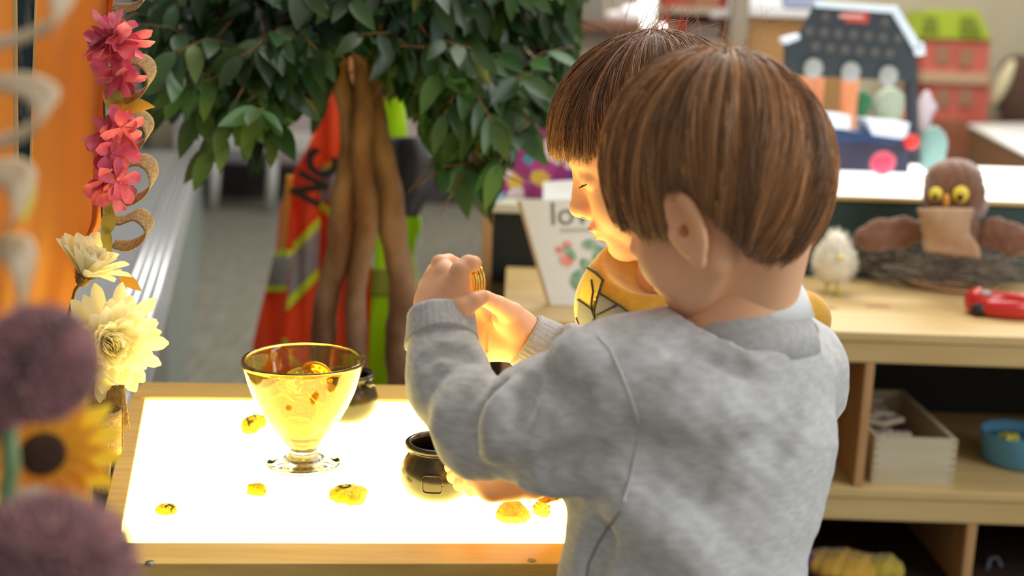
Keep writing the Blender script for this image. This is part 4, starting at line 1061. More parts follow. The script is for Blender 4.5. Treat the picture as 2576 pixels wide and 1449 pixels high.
# sunflower
sc0 = W(108, 1140, .66); sax = Vector((.42, -.85, .12)).normalized(); su = sax.orthogonal().normalized(); sv = sax.cross(su)
SFL = thing('sunflower', sc0, 'yellow artificial sunflower with a dark brown centre below the big purple pompom', 'flower')
sy_ = mat('sunflower_petal', (.88, .52, .02), .5, (.92, .68, .04), 22, transl=.45); so = mat('sunflower_inner', (.78, .30, .02), .6, (.88, .50, .03), 40, transl=.4)
for mm, n_, L_, W_, nmx, off in ((sy_, 17, .039, .0155, 'outer_petals', 0), (so, 15, .028, .011, 'inner_petals', .3)):
    mb = MB()
    for k in range(n_):
        a = 6.2832*k/n_+off; d = su*math.cos(a)+sv*math.sin(a)+sax*(.12 if off else -.05)
        leaf_me(mb, sc0+d*.009, d, sax, L_, W_, curl=.12, n=8, fold=.3)
    link(nmx, mb.me('p'), mm, SFL)
Ms = basis(sax).to_4x4()
link('centre', MB().ball(sc0+sax*.003, (.006, .0130, .0130), 28, 16, M=Ms).me('c'), mat('sunflower_seed', (.030, .012, .006), .95, (.06, .025, .01), 300, bump=1, bscale=400), SFL)
gp = MB(); petal(gp, W(30, 1262, .60), (1, 0, .35), (.1, -.6, .9), .022, .016, curl=.9, n=8, w0=.7)
root_mesh('beige_petal', gp.me('g'), burl_f, 'curled beige petal beside the green stem under the sunflower', 'petal')
# =====================================================================  FICUS TREE
bark = mat('bark', (.17, .085, .04), .9, (.33, .20, .115), 16, stretch=(1, 1, .45), bump=1, bscale=40, lo=.4, hi=.62)
YTR = 2.12
TR = thing('artificial_tree', W(900, 960, YTR)*1.0, 'artificial ficus tree with three twisted trunks standing behind the light table', 'tree')
TR.location.z = 0
def trunk(pts, rpx, seed):
    C_ = cat([(x, y, dY, r) for (x, y, dY), r in zip(pts, rpx)], 8); P = []; R = []
    rs = random.Random(seed)
    for i, c in enumerate(C_):
        p = W(c[0], c[1], YTR+c[2]); P.append(p); p.x += .004*math.sin(i*.33+seed*2); R.append(c[3]*mpp(p)*(1+.04*math.sin(i*1.1+seed)+.05*math.sin(i*.37+seed)))
    return MB().tube(P, R, 16).me('t')
trA = trunk([((868, -10), .03)[0]+(.03,), (858, 160, .02), (880, 300, .0), (882, 420, -.01), (862, 540, -.02), (845, 660, -.02), (822, 780, 0), (806, 900, .01), (800, 1050, .01), (800, 1330, .01)], [22, 26, 30, 32, 33, 33, 31, 30, 30, 30], 1)
trB = trunk([(900, 60, .0), (905, 150, .0), (912, 300, -.04), (915, 430, -.05), (918, 560, -.04), (905, 700, -.03), (890, 800, -.02), (900, 900, -.02), (912, 1050, -.02), (912, 1330, -.02)], [18, 22, 26, 28, 28, 27, 26, 26, 27, 27], 2)
trC = trunk([(905, 60, .06), (918, 150, .05), (942, 300, .03), (962, 430, .02), (990, 560, .01), (1006, 680, .01), (1012, 800, .0), (1008, 900, 0), (1008, 1050, 0), (1008, 1330, 0)], [22, 30, 36, 36, 36, 36, 38, 38, 38, 38], 3)
for t in (trA, trB, trC): link('trunk', t, bark, TR)
tp = WZ(905, 1330, .12); tp = Vector((W(905, 900, YTR).x, YTR, 0))
link('pot', MB().lathe([(.001, 0), (.12, 0), (.15, .22), (.155, .23), (.145, .23), (.14, .2), (.001, .2)], tp, 32).me('p'), mat('dark_pot', (.03, .03, .03), .6), TR)
leafm = mat('ficus_leaf', (.013, .036, .017), .38, (.040, .085, .022), 7, transl=.25, spec=.55, attr='tint')
twig = mat('ficus_twig', (.13, .075, .035), .8)
rl = random.Random(21); br = MB(); P_leaf = []; tints = []
Tx = lambda px, py, dY: W(px, py, YTR+dY)
top = [Tx(868, 60, .02), Tx(903, 90, 0), Tx(925, 110, .04)]
def branch(a, b, sag=.05, wob=.03):
    n = 7; out = []
    for i in range(n+1):
        t = i/n; p = a.lerp(b, t)+Vector((rl.uniform(-wob, wob), rl.uniform(-wob, wob), rl.uniform(-wob, wob)))*math.sin(math.pi*t)*.6; p.z += sag*math.sin(math.pi*t*.8); out.append(p)
    return out
leafs = MB(); lt = []
def proj(p):
    v = Vector(p)-CAM; z = v.dot(FW); return 1288+v.dot(RT)/z*FPX, 724.5-v.dot(UP)/z*FPX
LOW = [(300, 380), (380, 410), (480, 535), (600, 528), (735, 515), (748, 345), (835, 335), (850, 110), (930, 112), (945, 260), (1010, 250), (1030, 340), (1060, 420), (1110, 480), (1170, 610), (1235, 600), (1255, 450), (1400, 430), (1420, 250), (1470, 180), (1480, -100)]
def bad(p):
    x, y = proj(p); return x > 1490 or y > np.interp(x, [a for a, b in LOW], [b for a, b in LOW])
def add_leaf(p, d, nrm, L, tint):
    e = Vector(p)+Vector(d).normalized()*L
    if bad(p) or bad(e): return
    n0 = len(leafs.v); leaf_me(leafs, p, d, nrm, L, L*rl.uniform(.34, .44), curl=rl.uniform(.0, .3), n=6, fold=.22); lt.extend([tint]*(len(leafs.v)-n0))
def leafy_twig(P, dens, light, Ls=(.056, .080)):
    L = sum((P[i+1]-P[i]).length for i in range(len(P)-1)); n = max(3, int(L*dens))
    for k in range(n):
        t = .12+.88*(k+rl.random())/n; x = t*(len(P)-1); i = min(int(x), len(P)-2); p = P[i].lerp(P[i+1], x-i); tg = (P[i+1]-P[i]).normalized()
        side = tg.cross(Vector((rl.uniform(-.3, .3), rl.uniform(-.3, .3), 1))).normalized()*(1 if k % 2 else -1)
        d = tg*rl.uniform(.2, .9)+side*rl.uniform(.4, 1)+Vector((0, 0, -rl.uniform(.3, 1.2)))+Vector((rl.uniform(-.3, .3), rl.uniform(-.5, .3), 0))
        nrm = Vector((rl.uniform(-.6, .6), -rl.uniform(.3, 1), rl.uniform(.1, 1)))
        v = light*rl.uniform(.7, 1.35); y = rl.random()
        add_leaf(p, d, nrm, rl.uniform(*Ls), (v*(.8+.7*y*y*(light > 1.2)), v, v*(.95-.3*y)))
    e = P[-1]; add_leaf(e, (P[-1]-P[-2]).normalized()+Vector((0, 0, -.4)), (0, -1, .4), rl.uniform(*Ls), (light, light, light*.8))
# (tip px, py, depth offset, light or shade painted into the leaf tint): main drooping branches
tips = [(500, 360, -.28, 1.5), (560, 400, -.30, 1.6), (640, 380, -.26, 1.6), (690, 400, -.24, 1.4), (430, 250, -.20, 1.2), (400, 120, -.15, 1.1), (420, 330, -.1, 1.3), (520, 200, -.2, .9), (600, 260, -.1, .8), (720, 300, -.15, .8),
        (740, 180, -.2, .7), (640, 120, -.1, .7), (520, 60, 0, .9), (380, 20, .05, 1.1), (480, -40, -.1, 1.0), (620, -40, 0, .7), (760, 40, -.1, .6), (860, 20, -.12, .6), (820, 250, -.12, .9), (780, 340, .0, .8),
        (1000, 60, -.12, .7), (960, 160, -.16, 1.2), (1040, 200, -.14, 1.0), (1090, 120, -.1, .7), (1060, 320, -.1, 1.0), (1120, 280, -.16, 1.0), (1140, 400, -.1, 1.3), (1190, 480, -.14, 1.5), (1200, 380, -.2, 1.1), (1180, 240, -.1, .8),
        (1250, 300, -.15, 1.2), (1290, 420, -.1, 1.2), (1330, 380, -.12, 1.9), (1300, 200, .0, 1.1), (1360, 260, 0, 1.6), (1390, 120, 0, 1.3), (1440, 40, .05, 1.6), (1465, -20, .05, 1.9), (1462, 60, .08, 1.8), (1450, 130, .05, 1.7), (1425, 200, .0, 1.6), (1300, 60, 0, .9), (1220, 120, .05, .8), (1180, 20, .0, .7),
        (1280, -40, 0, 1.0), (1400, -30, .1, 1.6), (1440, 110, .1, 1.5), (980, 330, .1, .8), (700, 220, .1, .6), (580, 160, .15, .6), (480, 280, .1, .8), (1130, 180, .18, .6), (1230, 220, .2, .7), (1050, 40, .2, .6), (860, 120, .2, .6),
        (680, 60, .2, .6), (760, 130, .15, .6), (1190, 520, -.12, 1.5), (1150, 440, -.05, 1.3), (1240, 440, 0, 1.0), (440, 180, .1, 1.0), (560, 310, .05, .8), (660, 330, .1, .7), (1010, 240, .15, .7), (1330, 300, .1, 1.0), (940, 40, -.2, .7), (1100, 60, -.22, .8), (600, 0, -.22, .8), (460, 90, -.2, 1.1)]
for i, (px, py, dY, lv) in enumerate(tips):
    a = top[i % 3]+Vector((0, 0, rl.uniform(-.02, .18))); b = Tx(px, py, dY); P = branch(a, b, sag=.08)
    br.tube(P, [.0065*(1-.8*k/(len(P)-1)) for k in range(len(P))], 6)
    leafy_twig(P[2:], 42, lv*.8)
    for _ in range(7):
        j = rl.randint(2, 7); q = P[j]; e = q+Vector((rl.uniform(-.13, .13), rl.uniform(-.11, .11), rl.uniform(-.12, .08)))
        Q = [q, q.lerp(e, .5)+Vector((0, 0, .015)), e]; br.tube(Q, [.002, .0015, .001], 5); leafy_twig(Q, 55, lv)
link('branches', br.me('b'), twig, TR)
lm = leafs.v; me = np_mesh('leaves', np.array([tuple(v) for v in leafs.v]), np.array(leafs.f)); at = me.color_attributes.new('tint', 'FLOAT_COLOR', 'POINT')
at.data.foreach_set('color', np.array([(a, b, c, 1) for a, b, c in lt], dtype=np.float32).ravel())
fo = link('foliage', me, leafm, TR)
# =====================================================================  COAT STAND WITH HIGH-VISIBILITY VESTS
YV = 2.62
cs = W(842, 900, YV+.06)
CS = thing('coat_stand', (cs.x, cs.y, 0), 'wooden coat stand hidden behind the trunks and safety vests', 'coat stand')
standm = mat('orange_brown_wood', (.42, .17, .05), .5)
cx_, cy_ = W(955, 600, YV+.05).x-.06, YV+.06
link('pole', MB().tube([(cx_, cy_, .02), (cx_, cy_, 1.22)], .018, 14).me('p'), standm, CS)
for k in range(4):
    a = k*1.5708+.4; link('foot', MB().tube([(cx_, cy_, .12), (cx_+.2*math.cos(a), cy_+.2*math.sin(a), .014)], .013, 10).me('f'), standm, CS)
for k in range(4):
    a = k*1.5708+.2; link('hook', MB().tube([(cx_, cy_, 1.08), (cx_+.06*math.cos(a), cy_+.06*math.sin(a), 1.07), (cx_+.09*math.cos(a), cy_+.09*math.sin(a), 1.12)], .007, 8).me('h'), standm, CS)
orv = mat('fluorescent_orange', (.88, .085, .012), .7, (.80, .06, .01), 5, transl=.2); limev = mat('fluorescent_lime', (.50, .80, .0), .7, (.42, .72, .0), 5, transl=.25)
refl = mat('grey_reflective_tape', (.24, .20, .19), .45, (.28, .24, .23), 30); limet = mat('lime_tape', (.52, .60, .02), .7)
OV = thing('safety_vest', W(780, 1000, YV), 'fluorescent orange safety vest with grey and lime tape hanging behind the trunks', 'safety vest')
def gl_(py, tab): return pl(tab, py)
LA = [(180, 800), (350, 785), (430, 742), (520, 706), (620, 696), (720, 670), (850, 640), (960, 618), (1040, 610)]
MA = [(180, 802), (350, 790), (430, 752), (520, 728), (620, 730), (720, 722), (850, 708), (960, 700), (1040, 696)]
RA = [(180, 850), (330, 862), (520, 900), (700, 940), (960, 965), (1040, 968)]
def Yo(px, py): return YV+.018*math.sin(px*.045+py*.004)+.010*math.sin(px*.11+1)
def vp(L, R, y0, y1, off=0):
    return lambda u, v: (lambda py: (lambda px: W(px, py, Yo(px, py)-off))(lerp(pl(L, py), pl(R, py), u)))(lerp(y0, y1, v))
link('front_panel', sheet(vp(LA, MA, 340, 1040, .012), 12, 40, .002), orv, OV)
link('main_panel', sheet(vp(MA, RA, 175, 1040), 34, 50, .002), orv, OV)
def quad_tape(q, mt, off=.006, name='tape', par=None, Yf=Yo):
    (ax_, ay), (bx_, by_), (cx2, cy2), (dx_, dy_) = q
    def f(u, v):
        px = (ax_*(1-u)+bx_*u)*(1-v)+(dx_*(1-u)+cx2*u)*v; py = (ay*(1-u)+by_*u)*(1-v)+(dy_*(1-u)+cy2*u)*v; return W(px, py, Yf(px, py)-off)
    return link(name, sheet(f, 14, 14, .0015), mt, par or OV)
for q, mt, nm, of in (([(693, 628), (738, 628), (734, 645), (689, 645)], limet, 'lime_tape', .018), ([(689, 645), (734, 645), (722, 718), (671, 718)], refl, 'grey_tape', .018), ([(671, 718), (722, 718), (718, 734), (667, 734)], limet, 'lime_tape', .018),
                  ([(738, 612), (805, 545), (805, 572), (736, 640)], limet, 'lime_tape', .006), ([(736, 640), (805, 572), (802, 672), (722, 752)], refl, 'grey_tape', .006), ([(722, 752), (802, 672), (802, 700), (716, 788)], limet, 'lime_tape', .006),
                  ([(812, 412), (862, 412), (862, 426), (812, 426)], limet, 'lime_tape', .006), ([(808, 426), (864, 426), (880, 520), (804, 505)], refl, 'grey_tape', .006), ([(804, 505), (880, 560), (880, 585), (806, 528)], limet, 'lime_tape', .006),
                  ([(706, 855), (716, 850), (755, 915), (742, 925)], limet, 'lime_tape', .006), ([(722, 440), (738, 440), (716, 640), (698, 640)], mat('faded_orange_tape', (.62, .24, .02), .7), 'orange_tape', .017)): quad_tape(q, mt, of, nm)
def text_me(s, size, depth=.0006, bold=0):
    cu = bpy.data.curves.new('t', 'FONT'); cu.body = s; cu.size = size; cu.extrude = depth; cu.align_x = 'CENTER'; cu.align_y = 'CENTER'; cu.resolution_u = 3; cu.offset = bold
    o = bpy.data.objects.new('t', cu); COL.objects.link(o); dg = bpy.context.evaluated_depsgraph_get(); me = bpy.data.meshes.new_from_object(o.evaluated_get(dg)); COL.objects.unlink(o); bpy.data.objects.remove(o); return me
def place_text(s, size, pos, ang, m, parent, name='lettering', sx=1, xdir=None, ndir=None, squash=1, bold=0):
    me = text_me(s, size, bold=bold); x = Vector(xdir or (math.cos(ang), 0, math.sin(ang))).normalized(); n = Vector(ndir or (0, -1, 0)).normalized(); y = n.cross(x)
    M = Matrix((x*sx, y*squash, n)).transposed().to_4x4(); M.translation = pos; me.transform(M)
    return link(name, me, m, parent, smooth=False)
blk = mat('black_print', (.02, .015, .01), .7)
place_text('NC', .095, W(796, 448, YV-.045), math.radians(64), blk, OV, sx=.85, bold=.004)
LV = thing('safety_vest', W(1000, 1000, YV-.02), 'fluorescent lime safety vest hanging right of the orange one', 'safety vest')
YL = lambda px, py: YV-.03+.016*math.sin(px*.06+py*.006)
def vp2(L, R, y0, y1): return lambda u, v: (lambda py: (lambda px: W(px, py, YL(px, py)))(lerp(pl(L, py), pl(R, py), u)))(lerp(y0, y1, v))
link('back_panel', sheet(vp2([(190, 960), (300, 965), (420, 955), (600, 945), (800, 932), (960, 925), (1040, 925)], [(190, 990), (230, 1012), (330, 1024), (360, 1022), (520, 1015), (700, 1000), (960, 985), (1040, 985)], 190, 1040), 20, 50, .002), limev, LV)
link('side_panel', sheet(vp2([(525, 1012), (700, 1020), (1040, 1010)], [(525, 1050), (570, 1062), (600, 1048), (640, 1040), (700, 1050), (760, 1056), (1040, 1040)], 525, 1040), 10, 30, .002), limev, LV)
quad_tape([(936, 675), (1008, 675), (1000, 745), (930, 745)], mat('olive_tape', (.22, .24, .02), .6), .006, 'grey_tape', LV, YL)
DJ = thing('jacket', W(1020, 540, YV-.03), 'dark grey jacket hung over the lime safety vest', 'jacket')
link('cloth', sheet(lambda u, v: W(lerp(pl([(345, 985), (540, 1000)], lerp(345, 545, v)), pl([(345, 1060), (400, 1085), (480, 1082), (545, 1050)], lerp(345, 545, v)), u), lerp(345, 545, v), YV-.07+.02*math.sin(u*7+v)), 14, 16, .004), mat('charcoal_cloth', (.045, .045, .05), .9), DJ)
# =====================================================================  THINGS ON THE SHELF
rnd = random.Random(3)
# chick
ck = WZ(2092, 738, zt); CH = thing('toy_chick', (ck.x, ck.y, zt), 'fluffy white toy chick with yellow legs standing left of the owl', 'toy')
m1 = mpp(ck); yel = mat('chick_yellow', (.80, .62, .06), .5); wf = mat('white_fluff', (.99, .97, .90), .9, transl=.6)
bc_ = ck+Vector((0, 0, 78*m1)); hc = ck+Vector((0, 0, 128*m1))
sf = S(); sf.u(s_ell(bc_, (42*m1, 42*m1, 48*m1))); sf.u(s_ell(hc, (24*m1, 24*m1, 28*m1)), .012)
link('body', sdf_mesh(sf, np.array(bc_)-.06, np.array(hc)+.05, .003), mat('white_down', (.95, .92, .84), .9), CH)
link('down', fuzz('d', sf, bc_+Vector((0, 0, .01)), .09, 2200, .016, .0006, .0002, seed=4, curl=.6), wf, CH)
link('beak', MB().lathe([(.006, 0), (.004, .006), (0, .012)], (0, 0, 0), 10, M=None).me('b'), yel, CH)
bk = [o for o in CH.children if o.name.startswith('beak')][0]; bk.data.transform(Matrix.Translation(bc_+Vector((-.002, -.046, .020))) @ Matrix.Rotation(math.radians(100), 4, 'X'))
for sx in (-1, 1):
    link('leg', MB().tube([ck+Vector((sx*.011, 0, .026)), ck+Vector((sx*.011, 0, .002)), ck+Vector((sx*.011, -.014, .0015))], .003, 8).me('l'), yel, CH)
# plate, nest, owl
pc = WZ(2405, 728, zt); PL = root_mesh('wooden_plate', MB().lathe([(.001, .001), (.085, .001), (.100, .006), (.101, .010), (.096, .010), (.084, .006), (.001, .005)], (pc.x, pc.y+.04, zt), 56).me('p'), mat('plate_wood', (.62, .36, .18), .5, (.52, .28, .12), 8, stretch=(1, 6, 1)), 'shallow round wooden plate under the nest', 'plate')
NS = thing('nest', (pc.x-.02, pc.y+.05, zt+.01), 'dark twig nest on the wooden plate under the owl', 'nest')
tw = MB(); cN = Vector((pc.x-.025, pc.y+.06, zt+.012))
for k in range(900):
    a = rnd.uniform(0, 6.283); r = rnd.gauss(.10, .028); z = abs(rnd.gauss(0, .024))+.004; p = cN+Vector((r*1.25*math.cos(a), r*.75*math.sin(a), z)); L = rnd.uniform(.03, .07); b = a+1.57+rnd.gauss(0, .45)
    q = p+Vector((L*math.cos(b)*1.2, L*math.sin(b)*.8, rnd.gauss(0, .010)+.002)); q.z = max(q.z, zt+.013); p.y = min(p.y, 2.49); q.y = min(q.y, 2.49); tw.tube([p, p.lerp(q, .5)+Vector((0, 0, rnd.uniform(0, .006))), q], .0011, 3, cap=False)
nme = tw.me('n'); link('twigs', nme, mat('twig_brown', (.13, .10, .07), .9, (.30, .25, .19), 40), NS)
brown = mat('owl_brown_plush', (.15, .060, .030), .95, (.19, .085, .045), 40, sheen=.5, bump=.6, bscale=160); tanpl = mat('owl_tan_plush', (.46, .29, .17), .95, (.40, .24, .13), 60, sheen=.4, bump=.6, bscale=160); pinkb = mat('owl_pale_edge', (.34, .22, .20), .95, sheen=.6)
YO = 2.36; oh = W(2395, 490, YO); mo = mpp(oh)
OW = thing('owl_puppet', W(2395, 690, YO), 'brown plush owl puppet with yellow eyes and spread wings sitting on the nest', 'owl puppet')
def px3(px, py, dY=0): return W(px, py, YO+dY)
hs = S(); hs.u(s_ell(px3(2400, 488), (78*mo, 60*mo, 72*mo))); hs.u(s_ell(px3(2395, 440, .01), (60*mo, 50*mo, 36*mo)), .02)
hs.sub(s_ell(px3(2362, 492, -.055), (30*mo, 14*mo, 34*mo)), .012); hs.sub(s_ell(px3(2420, 490, -.055), (30*mo, 14*mo, 34*mo)), .012); hs.disp(lambda p: .0016*vnoise(p, 130, 3))
link('head', sdf_mesh(hs, np.array(oh)-.09, np.array(oh)+.09, .003), brown, OW)
ht = S(); ht.u(s_ell(px3(2398, 455, .028), (76*mo, 30*mo, 58*mo))); ht.u(s_ell(px3(2455, 520, .02), (28*mo, 28*mo, 34*mo)), .02); ht.disp(lambda p: .002*vnoise(p, 150, 5))
link('hood', sdf_mesh(ht, np.array(oh)-.10, np.array(oh)+.12, .0035), pinkb, OW)
bs = S(); bs.u(s_ell(px3(2395, 580, .01), (68*mo, 52*mo, 70*mo))); bs.disp(lambda p: .0016*vnoise(p, 130, 3))
link('body', sdf_mesh(bs, np.array(px3(2395, 590))-.12, np.array(px3(2395, 590))+.12, .0035), brown, OW)
def bibp(u, v):
    L = [(525, 2308), (560, 2318), (600, 2322), (640, 2325)]; R = [(525, 2448), (560, 2436), (590, 2436), (620, 2462), (650, 2466)]
    py = lerp(524, 632+18*u, v); return px3(lerp(pl(L, py), pl(R, py), u), py, -.052-.02*math.sin(math.pi*u)*math.sin(math.pi*min(1, v+.2)))
link('bib', sheet(bibp, 12, 12, .008), tanpl, OW)
for pts, nm in (([(2330, 580, .0), (2270, 585, -.01), (2215, 590, -.01), (2185, 600, -.01)], 'wing'), ([(2455, 590, 0), (2500, 588, -.01), (2545, 600, -.01), (2565, 612, -.01)], 'wing')):
    ws_ = S(); Rr = [.018, .027, .026, .014]
    fs_ = [s_ell(px3(*p), (38*mo, 16*mo, r*1.0)) for p, r in zip(pts, [.026, .034, .033, .024])]
    for f in fs_: ws_.u(f, .02)
    ws_.disp(lambda p: .0016*vnoise(p, 120, 8)); P_ = np.array([tuple(px3(*p)) for p in pts]); link('wing', sdf_mesh(ws_, P_.min(0)-.05, P_.max(0)+.05, .003), brown, OW)
eyb = mat('owl_eye_yellow', (.80, .60, .05), .3); eyk = mat('owl_pupil', (.01, .01, .01), .2)
for ex, ey, r in ((2354, 488, 17), (2417, 489, 21)):
    e = link('eye', MB().ball(px3(ex, ey, -.047), (r*mo, .007, r*mo), 24, 14).me('e'), eyb, OW); link('pupil', MB().ball(px3(ex-1, ey+8, -.0535), (r*.42*mo, .003, r*.42*mo), 16, 10).me('p'), eyk, e)
b_ = MB().ball(px3(2380, 505, -.056), (7*mo, .010, 17*mo), 16, 12); link('beak', b_.me('b'), mat('owl_beak', (.70, .32, .05), .4), OW)
# red toy
rt = WZ(2525, 800, zt); ry = rt.y+.03; rx_ = rt.x+.02
RT_ = thing('toy_ring', (rx_, ry, zt), 'glossy red plastic toy bowl with a black wheel at the right end of the shelf', 'toy')
rs_ = S(); rs_.u(lambda p: np.sqrt((np.sqrt(((p[:, 0]-rx_)/1.25)**2+((p[:, 1]-ry)/.85)**2)-.052)**2*1.0+((p[:, 2]-zt-.018)*.75)**2)-.0125)
rs_.u(s_ell((rx_-.062, ry-.004, zt+.028), (.022, .022, .024)), .012); rs_.u(s_ell((rx_, ry, zt+.008), (.065, .045, .006)), .004)
link('body', sdf_mesh(rs_, (rx_-.10, ry-.08, zt+.002), (rx_+.10, ry+.08, zt+.06), .0025), mat('red_plastic', (.50, .012, .008), .25, coat=.4), RT_)
link('wheel', MB().tube([(rx_-.068, ry-.034, zt+.014), (rx_-.066, ry-.018, zt+.014)], .013, 20).me('w'), mat('wheel_black', (.015, .015, .018), .5), RT_)
link('window', MB().ball((rx_-.055, ry-.020, zt+.044), (.010, .006, .006), 14, 8).me('w'), mat('toy_window', (.35, .42, .42), .3), RT_)
for x, y, n_, lb in ((2208, 772, 3, 'small brown sticker mark on the shelf top in front of the plate'), (2092, 775, 2, 'faint brown sticker mark on the shelf top below the chick')):
    mb = MB(); p = WZ(x, y, zt)
    for k in range(n_): mb.lathe([(.0003, .0008), (.010, .0008), (.011, 0)], (p.x-.015+.015*k, p.y+.004*math.sin(k*3), zt+.0002), 16)
    root_mesh('sticker', mb.me('s'), mat('faded_brown', (.42, .20, .10), .7), lb, 'sticker')
# wooden box with tiles
Yx = 2.03; fl0 = W(2190, 1222, Yx); fr0 = W(2392, 1226, Yx); ht0 = .088; x0, x1 = fl0.x, W(2402, 1180, Yx).x; dpt = .30
mb0 = mat('pale_box_wood', (.56, .50, .36), .6, (.50, .43, .29), 5, stretch=(1, 1, 6)); mb1 = mat('box_inner_wood', (.50, .35, .20), .6)
BX = thing('wooden_box', ((x0+x1)/2, Yx, z2), 'open pale wooden box on the middle shelf holding domino tiles', 'box')
link('front_panel', boxm((x0, Yx, z2), (x1, Yx+.009, z2+ht0), .001), mb0, BX, smooth=False); link('back_panel', boxm((x0, Yx+dpt, z2), (x1, Yx+dpt+.009, z2+ht0), .001), mb0, BX, smooth=False)
link('side_panel', boxm((x0, Yx+.0095, z2), (x0+.009, Yx+dpt-.0005, z2+ht0), .001), mb0, BX, smooth=False); link('side_panel', boxm((x1-.009, Yx+.0095, z2), (x1, Yx+dpt-.0005, z2+ht0), .001), mb0, BX, smooth=False)
link('bottom', boxm((x0+.0095, Yx+.0095, z2+.002), (x1-.0095, Yx+dpt-.0005, z2+.008), 0), mb1, BX, smooth=False)
jm = mat('joint_wood', (.42, .33, .2), .6)
for xx in (x0-.0004, x1-.0085):
    for k in range(6): link('finger_joint', boxm((xx, Yx-.0006, z2+.006+k*.0145), (xx+.0089, Yx+.0002, z2+.0125+k*.0145), 0), jm, BX, smooth=False)
tm = mat('domino_cream', (.62, .52, .36), .5); tb = mat('domino_blue', (.03, .06, .35), .5)
tile = boxm((-.022, -.011, -.004), (.022, .011, .004), .001); tile.materials.append(tm)
dot = MB();
for dx in (-.014, -.006, .006, .014):
    for dy in (-.006, .006): dot.tube([(dx, dy, .0036), (dx, dy, .0046)], .0028, 10)
dotm = dot.me('d'); dotm.materials.append(tb)
tl = ['nearest the front', 'left front, tilted', 'centre of the front row', 'near the box wall', 'upper middle', 'stacked on the pile', 'against the right wall', 'farther back left', 'farther back middle', 'deep in the box', 'half under another', 'at the back']
i_ = 0
for r_ in range(6):
    for c_ in range(2):
        o = bpy.data.objects.new('domino_tile', tile); COL.objects.link(o)
        o.location = (x0+.034+.034*c_+rnd.uniform(-.004, .004), Yx+.030+.046*r_+rnd.uniform(-.006, .006), z2+.066+(.012 if r_ > 1 else 0)+rnd.uniform(0, .004)); o.rotation_euler = (rnd.uniform(-.2, .2), rnd.uniform(-.2, .2), rnd.uniform(-.7, .7))
        setp(o, 'small cream domino tile lying in the pale wooden box', 'domino tile', 'domino tiles in the wooden box')
        d_ = bpy.data.objects.new('dots', dotm); COL.objects.link(d_); d_.parent = o; i_ += 1
fill = MB()
root_mesh('paper_liner', boxm((x0+.011, Yx+.012, z2+.0085), (x0+.080, Yx+dpt-.004, z2+.058), .003), mat('brown_filler', (.42, .30, .17), .8), 'brown cardboard stack filling the wooden box under the tiles', 'cardboard')
# blue bowl with star
bb = WZ(2562, 1160, z2); bbx, bby = W(2568, 1100, 2.17).x, 2.17
BBW = root_mesh('blue_bowl', MB().lathe([(.001, .001), (.060, .001), (.066, .006), (.074, .060), (.0745, .062), (.0715, .062), (.064, .010), (.001, .006)], (bbx, bby, z2), 56).me('b'), mat('sky_blue_plastic', (.11, .33, .52), .4), 'round sky blue plastic bowl on the middle shelf at the right edge', 'bowl')
st = []
for k in range(10): r = .022 if k % 2 == 0 else .011; a = k*.6283+.3; st.append((bbx-.02+r*math.cos(a), bby+.005+r*math.sin(a)))
root_mesh('star', MB().prism(st, z2+.044, z2+.054).me('s', .002), mat('star_yellow', (.72, .66, .06), .5), 'yellow star lying in the blue bowl', 'star')
root_mesh('bowl_filling', MB().lathe([(.001, .0065), (.0635, .0105), (.069, .042), (.001, .0435)], (bbx, bby, z2), 40).me('f'), mat('water_blue', (.10, .35, .55), .2), 'blue filling inside the sky blue bowl', 'filling')
# colourful pieces on the lowest shelf
for px, py, r, c_, lb, fl_ in ((2110, 1436, .045, (.52, .30, .03), 'mustard yellow cloth heap on the lowest shelf', (1.5, 1, .5)), (2205, 1446, .030, (.45, .33, .03), 'olive yellow cloth corner on the lowest shelf', (1.4, 1, .45)), (2098, 1465, .022, (.02, .14, .03), 'green felt piece on the lowest shelf', (1.6, .6, .5)), (2018, 1462, .026, (.08, .03, .09), 'purple felt piece on the lowest shelf', (1.2, .6, .6)), (2030, 1428, .022, (.33, .06, .04), 'red felt piece on the lowest shelf', (1.4, .6, .5))):
    c = WZ(px, py, .07); c.y = max(c.y, YF+.06)
    c = W(px, py, c.y); fe = S(); fe.u(s_ell((c.x, c.y, max(.06, c.z)), (r*fl_[0], r*fl_[1]*1.2, r*fl_[2]))); fe.u(s_ell((c.x+.01, c.y, .05), (r*fl_[0], r, .02)), .02); fe.disp(lambda p: .004*vnoise(p, 60, 2)); fe.inter(lambda p: .0385-p[:, 2], .002)
    root_mesh('felt_piece', sdf_mesh(fe, (c.x-.12, c.y-.09, .03), (c.x+.12, c.y+.09, .14), .004), mat('felt', c_, .9, sheen=.3), lb, 'cloth')
cb = [W(2478, 1449, 2.1), W(2490, 1405, 2.12), W(2508, 1402, 2.13), W(2520, 1430, 2.12), W(2530, 1470, 2.1)]
root_mesh('cable', MB().tube([Vector(q) for q in cb], .004, 8).me('c'), mat('grey_blue_cable', (.10, .12, .16), .5), 'grey cable loop in the dark lower right compartment', 'cable')
